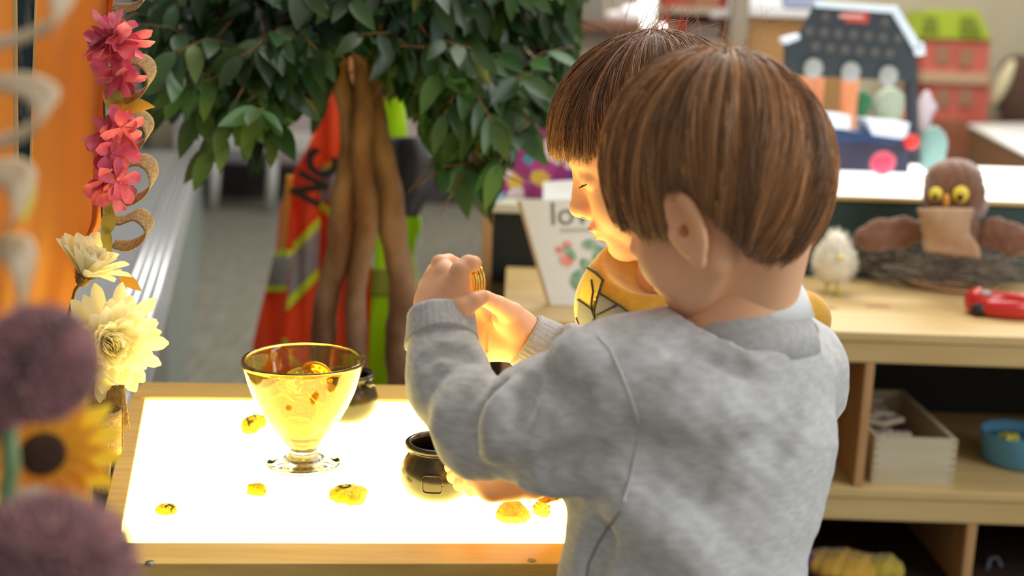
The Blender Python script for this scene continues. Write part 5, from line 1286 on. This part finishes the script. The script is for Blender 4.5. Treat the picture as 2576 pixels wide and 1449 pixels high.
# leaning flower card
BL = WZ(1386, 768, zt+.001); TL = W(1310, 505, BL.y+.055); TL2 = TL
ex = Vector((1, .06, .055)).normalized(); CW_ = .175; up_ = TL-BL; nC = ex.cross(up_).normalized()
if nC.y > 0: nC = -nC
CA = thing('greeting_card', BL+ex*CW_/2, 'white card with a painted cactus and pink flowers leaning on the shelf beside the face', 'card')
cardm = mat('white_card', (.74, .74, .72), .6)
link('card_sheet', MB().slab([BL, BL+ex*CW_, BL+ex*CW_+up_, BL+up_], -nC*.004).me('c'), cardm, CA, smooth=False)
link('wood_edge', MB().slab([BL-ex*.006, BL, BL+up_, BL+up_-ex*.006], -nC*.010).me('c'), mat('card_edge', (.45, .33, .18), .6), CA, smooth=False)
def cp(u, v, l=.001): return BL+ex*CW_*u+up_*v+nC*l
upn = up_.normalized()
place_text('love', .062, cp(.56, .855), 0, mat('grey_ink', (.18, .18, .18), .6), CA, xdir=ex, ndir=nC, squash=1.0)
sub = MB()
for k in range(11): sub.add([cp(.33+.042*k, .685, .0012), cp(.33+.042*k+.026, .685, .0012), cp(.33+.042*k+.026, .722, .0012), cp(.33+.042*k, .722, .0012)], [(0, 1, 2, 3)])
link('small_print', sub.me('s'), mat('light_grey_ink', (.45, .45, .43), .6), CA, smooth=False)
def blob(u, v, ru, rv, m, name, rot=0):
    mb = MB(); n = 20; mb.add([cp(u+(ru*math.cos(a)*math.cos(rot)-rv*math.sin(a)*math.sin(rot)), v+(ru*math.cos(a)*math.sin(rot)+rv*math.sin(a)*math.cos(rot)), .0014) for a in [6.2832*i/n for i in range(n)]], [tuple(range(n))]); return link(name, mb.me('b'), m, CA, smooth=False)
gc = mat('painted_green', (.16, .34, .20), .7, (.42, .55, .42), 60); pk = mat('painted_pink', (.78, .22, .18), .7, (.80, .40, .36), 60)
for a in ((.44, .22, .17, .115, .2), (.68, .38, .11, .17, -.3), (.36, .49, .05, .08, .5), (.60, .56, .09, .05, 0), (.50, .36, .06, .08, .6)): blob(a[0], a[1], a[2], a[3], gc, 'painted_cactus', a[4])
for a in ((.36, .57, .05, .035), (.26, .52, .045, .035), (.30, .42, .075, .055), (.78, .62, .06, .05), (.88, .55, .05, .04)): blob(a[0], a[1], a[2], a[3], pk, 'painted_flower')
wc = WZ(1372, 505, zb)
root_mesh('white_card', MB().slab([W(1366, 506, 2.53), W(1470, 508, 2.53), W(1470, 452, 2.56), W(1366, 458, 2.56)], (0, .006, 0)).me('w'), cardm, 'plain white card standing behind the cactus card', 'card', smooth=False)
# colourful books
bk1 = bpy.data.materials.new('puzzle_cover'); bk1.use_nodes = True; nt = bk1.node_tree
vo = nt.nodes.new('ShaderNodeTexVoronoi'); vo.inputs['Scale'].default_value = 34; rp_ = nt.nodes.new('ShaderNodeValToRGB'); tc = nt.nodes.new('ShaderNodeTexCoord'); nt.links.new(tc.outputs['Object'], vo.inputs['Vector'])
sp = nt.nodes.new('ShaderNodeSeparateColor'); nt.links.new(vo.outputs['Color'], sp.inputs[0]); nt.links.new(sp.outputs[0], rp_.inputs[0]); rp_.color_ramp.interpolation = 'CONSTANT'
els = [(0, (.30, .02, .18)), (.3, (.42, .04, .24)), (.5, (.03, .28, .40)), (.62, (.70, .45, .06)), (.72, (.65, .12, .05)), (.82, (.72, .60, .62)), (.9, (.10, .04, .20))]
rp_.color_ramp.elements[0].color = (*els[0][1], 1); rp_.color_ramp.elements[1].position = els[1][0]; rp_.color_ramp.elements[1].color = (*els[1][1], 1)
for p_, c_ in els[2:]: e_ = rp_.color_ramp.elements.new(p_); e_.color = (*c_, 1)
nt.links.new(rp_.outputs[0], nt.nodes['Principled BSDF'].inputs[0])
def upright(px0, px1, pyt, pyb, Y, th, m, name, label, cat, lean=0, group=None, zbase=None):
    a = W(px0, pyb, Y); b = W(px1, pyb, Y); t = W(px0, pyt, Y)
    z0 = zbase if zbase is not None else a.z
    o = root_mesh(name, boxm((a.x, Y, z0), (b.x, Y+th, t.z), .003), m, label, cat, group, smooth=False); return o
upright(1262, 1480, 255, 508, 2.60, .05, bk1, 'puzzle_box', 'magenta and teal patterned puzzle box standing on the pale topped book stand', 'box', zbase=zb+.0005)
upright(1243, 1262, 455, 508, 2.54, .04, mat('blue_white_box', (.30, .50, .70), .5), 'small_box', 'tiny blue and white box at the left end of the book stand', 'box', zbase=zb+.0005)
fb = mat('blue_spine', (.03, .12, .30), .6); upright(1482, 1520, 330, 508, 2.62, .04, fb, 'book', 'blue book upright behind the child in profile', 'book', zbase=zb+.0005)
pcn = W(1268, 372, 2.40); cn = MB(); cn.tube([W(1238, 378, 2.42), W(1285, 290, 2.42)], [.004, .022], 16); root_mesh('paper_cone', cn.me('c'), mat('mint_paper', (.55, .72, .58), .6), 'pale mint paper cone between the leaves and the puzzle box', 'paper cone')
# =====================================================================  FAR BACKGROUND
def P4(px0, py0, px1, py1, Y): a = W(px0, py0, Y); b = W(px1, py1, Y); return a, b
def solid(px0, py0, px1, py1, Y, th, m, name, label, cat, parent=None, ground=False, bev=.004, zb_=None):
    a = W(px0, py1, Y); b = W(px1, py1, Y); t = W((px0+px1)/2, py0, Y); lo = (a.x, Y, zb_ if zb_ is not None else 0 if ground else a.z); hi = (b.x, Y+th, t.z)
    me = boxm(lo, hi, bev)
    if parent: return link(name, me, m, parent, smooth=False)
    return root_mesh(name, me, m, label, cat, smooth=False)
# toy workbench on the second light table
YW = 3.02; wdk = mat('dark_slate_plastic', (.022, .032, .040), .55); wwh = mat('blue_white_plastic', (.62, .72, .82), .35); nav = mat('navy_plastic', (.012, .035, .11), .4)
wb0 = W(2180, 410, YW); WB = thing('toy_workbench', (wb0.x, YW, zu), 'toy workbench with a dark peg board standing on the far light table', 'toy workbench')
out = [(2052, 14), (2250, 32), (2306, 132), (2309, 205), (1976, 190), (1978, 108), (2010, 92)]
link('peg_board', MB().slab([W(x, y, YW) for x, y in out], (0, .03, 0)).me('p', .003), wdk, WB, smooth=False)
def rimq(q, nm, m=wwh, dY=-.012, th=.055): return link(nm, MB().slab([W(x, y, YW+dY) for x, y in q], (0, th, 0)).me('r', .004), m, WB, smooth=False)
rimq([(2048, 2), (2262, 16), (2256, 34), (2052, 18)], 'rim'); rimq([(2256, 12), (2322, 118), (2306, 134), (2246, 34)], 'rim'); rimq([(2296, 110), (2326, 106), (2330, 138), (2304, 142)], 'corner_cap'); rimq([(1968, 96), (2012, 84), (2014, 98), (1978, 112)], 'rim')
rimq([(2286, 200), (2309, 205), (2314, 412), (2292, 412)], 'leg', wdk, .004, .04); rimq([(1976, 190), (1998, 190), (2000, 405), (1980, 405)], 'leg', wdk, .004, .04)
hole = mat('peg_hole_grey', (.085, .08, .075), .7); bulb = mat('pale_knob', (.30, .32, .31), .5)
for hx, hy in [(2077, 43), (2226, 56), (2036, 78), (2073, 81), (2109, 85), (2147, 87), (2184, 91), (2221, 95), (2260, 97), (2052, 117), (2089, 121), (2126, 125), (2163, 128), (2201, 132), (2238, 135)]:
    p = W(hx, hy, YW-.001); link('peg_hole', MB().lathe([(.0005, 0), (.009, 0), (.0105, .002), (.0125, .002), (.0125, 0)], (0, 0, 0), 24, M=Matrix.Translation(p) @ Matrix.Rotation(math.radians(90), 4, 'X')).me('h'), hole, WB)
for hx, hy in [(2046, 172), (2140, 181), (2235, 190)]: link('knob', MB().ball(W(hx, hy, YW-.006), (.025, .012, .025), 24, 12).me('k'), bulb, WB)
lb_ = rimq([(2120, 26), (2188, 30), (2184, 60), (2126, 56)], 'red_label', mat('red_label', (.42, .045, .035), .5), -.005, .004)
solid(2110, 36, 2172, 45, YW-.007, .002, mat('label_white', (.62, .32, .30), .5), 'label_strip', '', '', WB, bev=0)
rimq([(2066, 284), (2140, 290), (2140, 326), (2068, 322)], 'counter', wwh, -.03, .12); rimq([(2180, 300), (2290, 308), (2284, 352), (2196, 340)], 'counter', wwh, -.03, .12)
rimq([(1990, 322), (2288, 335), (2288, 362), (1990, 356)], 'drawer_front', nav, -.02, .11)
link('base', boxm((W(1985, 400, YW).x, YW, zu+.002), (W(2290, 400, YW).x, YW+.09, W(2140, 350, YW).z), .004), mat('dark_purple_plastic', (.03, .03, .06), .5), WB, smooth=False)
link('red_knob', MB().ball(W(2293, 357, YW-.03), .020, 20, 12).me('k'), mat('toy_red', (.65, .03, .02), .35), WB)
def toyblob(px, py, Y, r, c, name, label, fl_=(1, 1, 1), base=None):
    p = W(px, py, Y)
    if base is not None: p.z = max(base+r*fl_[2], 0)
    f = S(); f.u(s_ell(p, (r*fl_[0], r*fl_[1], r*fl_[2]))); f.u(s_ell(p+Vector((r*.35, 0, r*.35)), (r*.5, r*.4, r*.5)), .01); f.disp(lambda q: .002*vnoise(q, 60, 3))
    return root_mesh(name, sdf_mesh(f, np.array(p)-r*1.9, np.array(p)+r*1.9, r/9), mat(name, c, .6, sheen=.2), label, 'toy')
toyblob(2222, 395, YW-.10, .030, (.62, .05, .11), 'pink_toy', 'pink round toy in front of the workbench', base=zu+.004)
toyblob(2343, 375, YW+.02, .046, (.20, .36, .33), 'mint_toy', 'mint green plush toy slumped at the right of the workbench', (.8, .7, 1.3), base=zu+.004)
toyblob(2165, 262, YT+.10, .034, (.01, .14, .05), 'green_toy', 'dark green toy seen through the workbench opening', (.9, .7, 1.2), base=None)
toyblob(2235, 268, YT+.12, .050, (.34, .40, .30), 'pale_green_toy', 'pale green toy seen through the workbench opening', (.9, .7, 1.1))
toyblob(2262, 235, YT+.20, .034, (.55, .14, .08), 'coral_toy', 'coral toy behind the pale green one', (.8, .7, 1.3), base=W(2150, 330, YW+.2).z-.018)
for x0_, x1_, lb in ((2004, 2064, 'left orange cardboard tube behind the workbench'), (2112, 2152, 'right orange cardboard tube behind the workbench')):
    a = W(x0_, 300, YW+.30); b = W(x1_, 300, YW+.30); root_mesh('orange_tube', MB().tube([((a.x+b.x)/2, YW+.3, a.z-.12), ((a.x+b.x)/2, YW+.3, W(2060, 180, YW+.3).z)], (b.x-a.x)/2, 20).me('o'), mat('salmon_card', (.70, .26, .12), .7), lb, 'tube')
# a plain shelf under those things behind the workbench
sf0 = W(2150, 330, YW+.2); root_mesh('toy_shelf', boxm((W(1960, 330, YW+.2).x, YT+.04, 0), (W(2362, 330, YW+.2).x, YT+.45, W(2150, 330, YW+.2).z-.02), .004), mat('tan_shelf', (.30, .19, .11), .6), 'plain tan shelf standing behind the toy workbench', 'shelf', smooth=False)
# dollhouse
YD = 7.32; pinkw = mat('coral_wall', (.58, .16, .11), .7, (.50, .10, .07), 8); limer = mat('lime_roof', (.36, .46, .03), .6); DH = thing('dollhouse', W(2400, 380, YD), 'two storey coral dollhouse with a lime green roof', 'dollhouse')
link('roof', MB().slab([W(x, y, YD-.03) for x, y in ((2290, 96), (2332, 24), (2462, 24), (2496, 100))], (0, .36, 0)).me('r', .006), limer, DH, smooth=False)
for q in (((2328, 40), (2356, 40), (2362, 80), (2318, 80)), ((2420, 42), (2452, 44), (2470, 88), (2416, 84))): link('dormer', MB().slab([W(x, y, YD-.05) for x, y in q], (0, .02, 0)).me('r', .003), mat('olive_roof', (.17, .22, .02), .6), DH, smooth=False)
solid(2318, 98, 2484, 182, YD, .3, pinkw, 'upper_storey', '', '', DH); solid(2318, 182, 2486, 208, YD-.03, .33, mat('tan_floor', (.50, .33, .20), .6), 'floor_board', '', '', DH); solid(2320, 208, 2482, 300, YD, .3, pinkw, 'lower_storey', '', '', DH)
for x0_, y0_ in ((2352, 118), (2410, 124), (2352, 226), (2410, 224)): solid(x0_, y0_, x0_+34, y0_+44, YD-.012, .01, mat('window_brown', (.33, .17, .10), .6), 'window', '', '', DH)
solid(2300, 301, 2500, 420, YD-.05, .4, mat('red_brown_cabinet', (.28, .09, .045), .6, (.34, .14, .07), 5), 'low_cabinet', 'reddish brown cabinet under the dollhouse', 'cabinet', ground=True)
# clear plastic bag right of the bench, white table, plush
toyblob(2335, 190, YT+.2, .040, (.58, .50, .56), 'lilac_toy', 'pale lilac toy standing right of the peg board', (.55, .6, 1.6), base=W(2150, 330, YW+.2).z-.018)
YQ = 6.6; a = W(2436, 304, YQ); WT = thing('white_table', (3.2, 6.2, 0), 'white topped brown table at the right edge behind the owl', 'table')
za = .62; q = [W(2434, 312, YQ), W(2700, 420, 2.95), W(2900, 400, 3.5), W(2560, 300, YQ+.9)]
ta, tb_, tc_, td = [WZ(x, y, za) for x, y in ((2434, 312), (2640, 418), (2900, 385), (2590, 305))]; td = Vector((td.x, min(td.y, 7.2), za)); ta = Vector((ta.x, min(ta.y, 7.1), za))
link('table_top', MB().prism([tuple(v)[:2] for v in (ta, tb_, tc_, td)], za-.012, za).me('t', .003), mat('white_laminate', (.84, .84, .82), .35), WT, smooth=False)
cx4 = sum((v for v in (ta, tb_, tc_, td)), Vector())/4; ins = [v.lerp(cx4, .03) for v in (ta, tb_, tc_, td)]
link('carcass', MB().prism([tuple(v)[:2] for v in ins], 0, za-.0125).me('t', .003), mat('brown_laminate', (.20, .085, .03), .6), WT, smooth=False)
pbs = S(); pc_ = W(2570, 235, 7.6); pbs.u(s_ell(pc_, (.15, .12, .24))); pbs.u(s_ell(pc_+Vector((-.06, 0, .12)), (.10, .10, .12)), .04); pbs.disp(lambda p: .005*vnoise(p, 60, 3))
PB = root_mesh('brown_plush', sdf_mesh(pbs, np.array(pc_)-.33, np.array(pc_)+.33, .014), mat('dark_brown_plush', (.10, .05, .03), .95, sheen=.4), 'dark brown plush toy at the upper right edge', 'toy')
link('cream_highlight', MB().ball(pc_+Vector((-.155, -.06, .06)), (.045, .05, .16), 16, 12, M=Matrix.Rotation(.35, 4, 'Y')).me('c'), mat('cream_highlight_tone', (.80, .72, .45), .9, sheen=.4), PB)  # pale highlight on the plush, modelled as a cream blob
solid(2510, 312, 2700, 420, 7.4, .4, mat('dark_brown_cabinet', (.14, .07, .035), .7), 'side_cabinet', 'dark brown cabinet under the brown plush toy', 'cabinet', ground=True)  # one even dark brown
# orange-tan cabinet with white top, post, red shelves
YC = 4.3; tanc = mat('golden_tan_wood', (.52, .29, .10), .6, (.46, .24, .08), 4)
solid(1866, 46, 2110, 330, YC, .5, tanc, 'tall_cabinet', 'golden tan cabinet with a white top left of the workbench', 'cabinet', ground=True)
solid(1850, 24, 2120, 45, YC-.04, .56, mat('cabinet_white_top', (.80, .80, .80), .4), 'white_counter', 'white counter top on the golden tan cabinet', 'counter', zb_=W(1988, 46, YC).z+.001)
for x, y, r, c_, lb in ((1905, 2, .07, (.85, .86, .9), 'bright white box on the white counter'), (2010, -4, .06, (.30, .34, .48), 'blue grey box on the white counter')): 
    p = W(x, y, YC+.1); root_mesh('white_box', boxm((p.x-r*1.3, YC+.05, W(x, 22, YC).z+.004), (p.x+r*1.3, YC+.2, p.z+r*1.5), .006), mat('w', c_, .5), lb, 'box', smooth=False)
solid(1826, -60, 1866, 300, 4.2, .08, mat('taupe_post', (.34, .29, .22), .7), 'post', 'taupe post left of the golden tan cabinet', 'post', ground=True)
YR = 5.2; redm = mat('red_shelf_paint', (.38, .035, .02), .6); RS = thing('red_bookcase', W(1740, 300, YR), 'red and brown bookcase of small things behind the children', 'bookcase'); RS.location.z = 0
def rs_(px0, py0, px1, py1, dY, th, m, nm): return solid(px0, py0, px1, py1, YR+dY, th, m, nm, '', '', RS)
tauW = mat('taupe_shelf', (.36, .28, .22), .7)
solid(1660, -80, 1824, 330, YR+.2, .05, redm, 'back_panel', '', '', RS, ground=True)
rs_(1655, 18, 1830, 34, 0, .25, tauW, 'shelf_board'); rs_(1655, 100, 1830, 150, 0, .25, tauW, 'shelf_board'); rs_(1655, -60, 1666, 320, 0, .24, redm, 'side_panel'); rs_(1816, -60, 1828, 320, 0, .24, redm, 'side_panel')
for px0, py0, px1, py1, c_, lb in ((1668, -30, 1690, 17, (.55, .05, .03), 'bright red box at the left of the upper red shelf'), (1692, -20, 1740, 17, (.30, .06, .03), 'dark red box on the upper red shelf'), (1744, -10, 1812, 17, (.28, .12, .06), 'brown box on the upper red shelf'),
                               (1672, 52, 1700, 99, (.40, .24, .16), 'tan box on the lower red shelf'), (1704, 46, 1722, 99, (.50, .04, .03), 'thin red box on the lower red shelf'), (1726, 60, 1812, 99, (.20, .16, .14), 'dark grey box on the lower red shelf')):
    a = W(px0, py1, YR+.04); solid(px0, py0, px1, py1, YR+.03, .12, mat('box', c_, .6), 'small_box', lb, 'box')
# light tube and fairy lights
tbm = mat('lit_tube', (.9, .9, .85), .4, emit=(1.0, 1.0, .88), estr=2.6)
p = W(1630, 70, 4.8); q2 = W(1630, -90, 4.8); root_mesh('light_tube', MB().tube([(p.x, 4.8, p.z), (p.x, 4.8, q2.z)], .026, 16).me('t'), tbm, 'bright vertical light tube above the hair of the far child', 'lamp')
for x, y, r, lb in ((1667, 66, .007, 'tiny glowing pink fairy light above the children'), (1617, 4, .010, 'tiny glowing fairy light beside the light tube'), (1610, 18, .008, 'second tiny fairy light touching the light tube')):
    fo_ = root_mesh('fairy_light', MB().ball(W(x, y, 4.6), r, 14, 10).me('f'), mat('fairy_glow', (.9, .7, .7), .4, emit=(1, .70, .70), estr=22 if x > 1650 else 9), lb, 'fairy light')
    link('wire', MB().tube([W(x, y, 4.6)+Vector((0, 0, r)), W(x-4, -200, 4.6)], .0012, 6).me('w'), mat('thin_wire', (.2, .2, .2), .5), fo_)
toyblob(1585, 40, 5.12, .055, (.75, .76, .80), 'white_toy', 'white ornament left of the light tube', (1, .7, .8))
toyblob(1540, 44, 5.12, .035, (.50, .46, .46), 'grey_toy', 'small greyish ornament on the brown beam', (1, .7, .8))
solid(1400, 52, 1660, 74, 5.0, .30, mat('brown_beam', (.22, .10, .06), .7), 'shelf_beam', 'dark brown shelf board above the pale panel', 'shelf')
solid(1380, 78, 1640, 330, 5.1, .2, mat('pale_taupe_panel', (.42, .36, .30), .8), 'pale_cabinet', 'pale taupe cabinet behind the puzzle box', 'cabinet', ground=True)
solid(1440, -80, 1520, 50, 5.25, .1, mat('grey_green_box', (.20, .20, .17), .7), 'grey_box', 'grey green box on the dark brown shelf board', 'box'); solid(1535, -80, 1605, 36, 5.25, .1, mat('taupe_box', (.34, .29, .25), .7), 'taupe_box', 'taupe box next to the white ornament', 'box')
toyblob(1322, 168, 5.02, .040, (.62, .10, .12), 'pink_toy', 'small pink thing on a grey box glimpsed between right hand leaves', (1, .8, .8))
solid(1290, 186, 1355, 330, 4.98, .1, mat('grey_carton', (.34, .32, .30), .7), 'grey_carton', 'tall grey carton under the small pink thing', 'carton', ground=True)
toyblob(1154, 24, YTR-.05, .016, (.50, .22, .07), 'orange_toy', 'small orange ornament glimpsed through the top of the tree', (1, .8, .9))
# low white bench, cabinets, and a dark block for the shadow under furniture
WBN = thing('white_bench', W(600, 440, 6.6), 'low pale bench with splayed legs at the far end of the carpet', 'bench'); WBN.location.z = 0
pale = mat('pale_bench', (.50, .50, .48), .5)
solid(440, 345, 760, 372, 6.6, .5, pale, 'seat', '', '', WBN)
for x in (470, 545, 690): link('leg', MB().tube([W(x, 365, 6.65), Vector((W(x-14, 365, 6.65).x, 6.65, .0))], .03, 10).me('l'), pale, WBN)
solid(420, 421, 1215, 520, 7.2, .5, mat('shadow_block', (.05, .045, .045), .7), 'shadow_block', 'long dark block for the shadow under the furniture at the far end of the carpet', 'cabinet', ground=True)  # shadow under the far furniture, built as a solid dark box
solid(440, 250, 620, 416, 7.3, .3, mat('light_grey_cabinet', (.42, .42, .44), .7), 'grey_cabinet', 'light grey cabinet standing on the dark shadow block at the back left', 'cabinet', zb_=W(817.5, 421, 7.2).z+.001)
solid(700, 120, 1180, 416, 7.35, .3, mat('pinkish_grey_cabinet', (.50, .42, .40), .7), 'pinkish_cabinet', 'pinkish grey cabinet standing on the dark shadow block behind the tree', 'cabinet', zb_=W(817.5, 421, 7.2).z+.001)
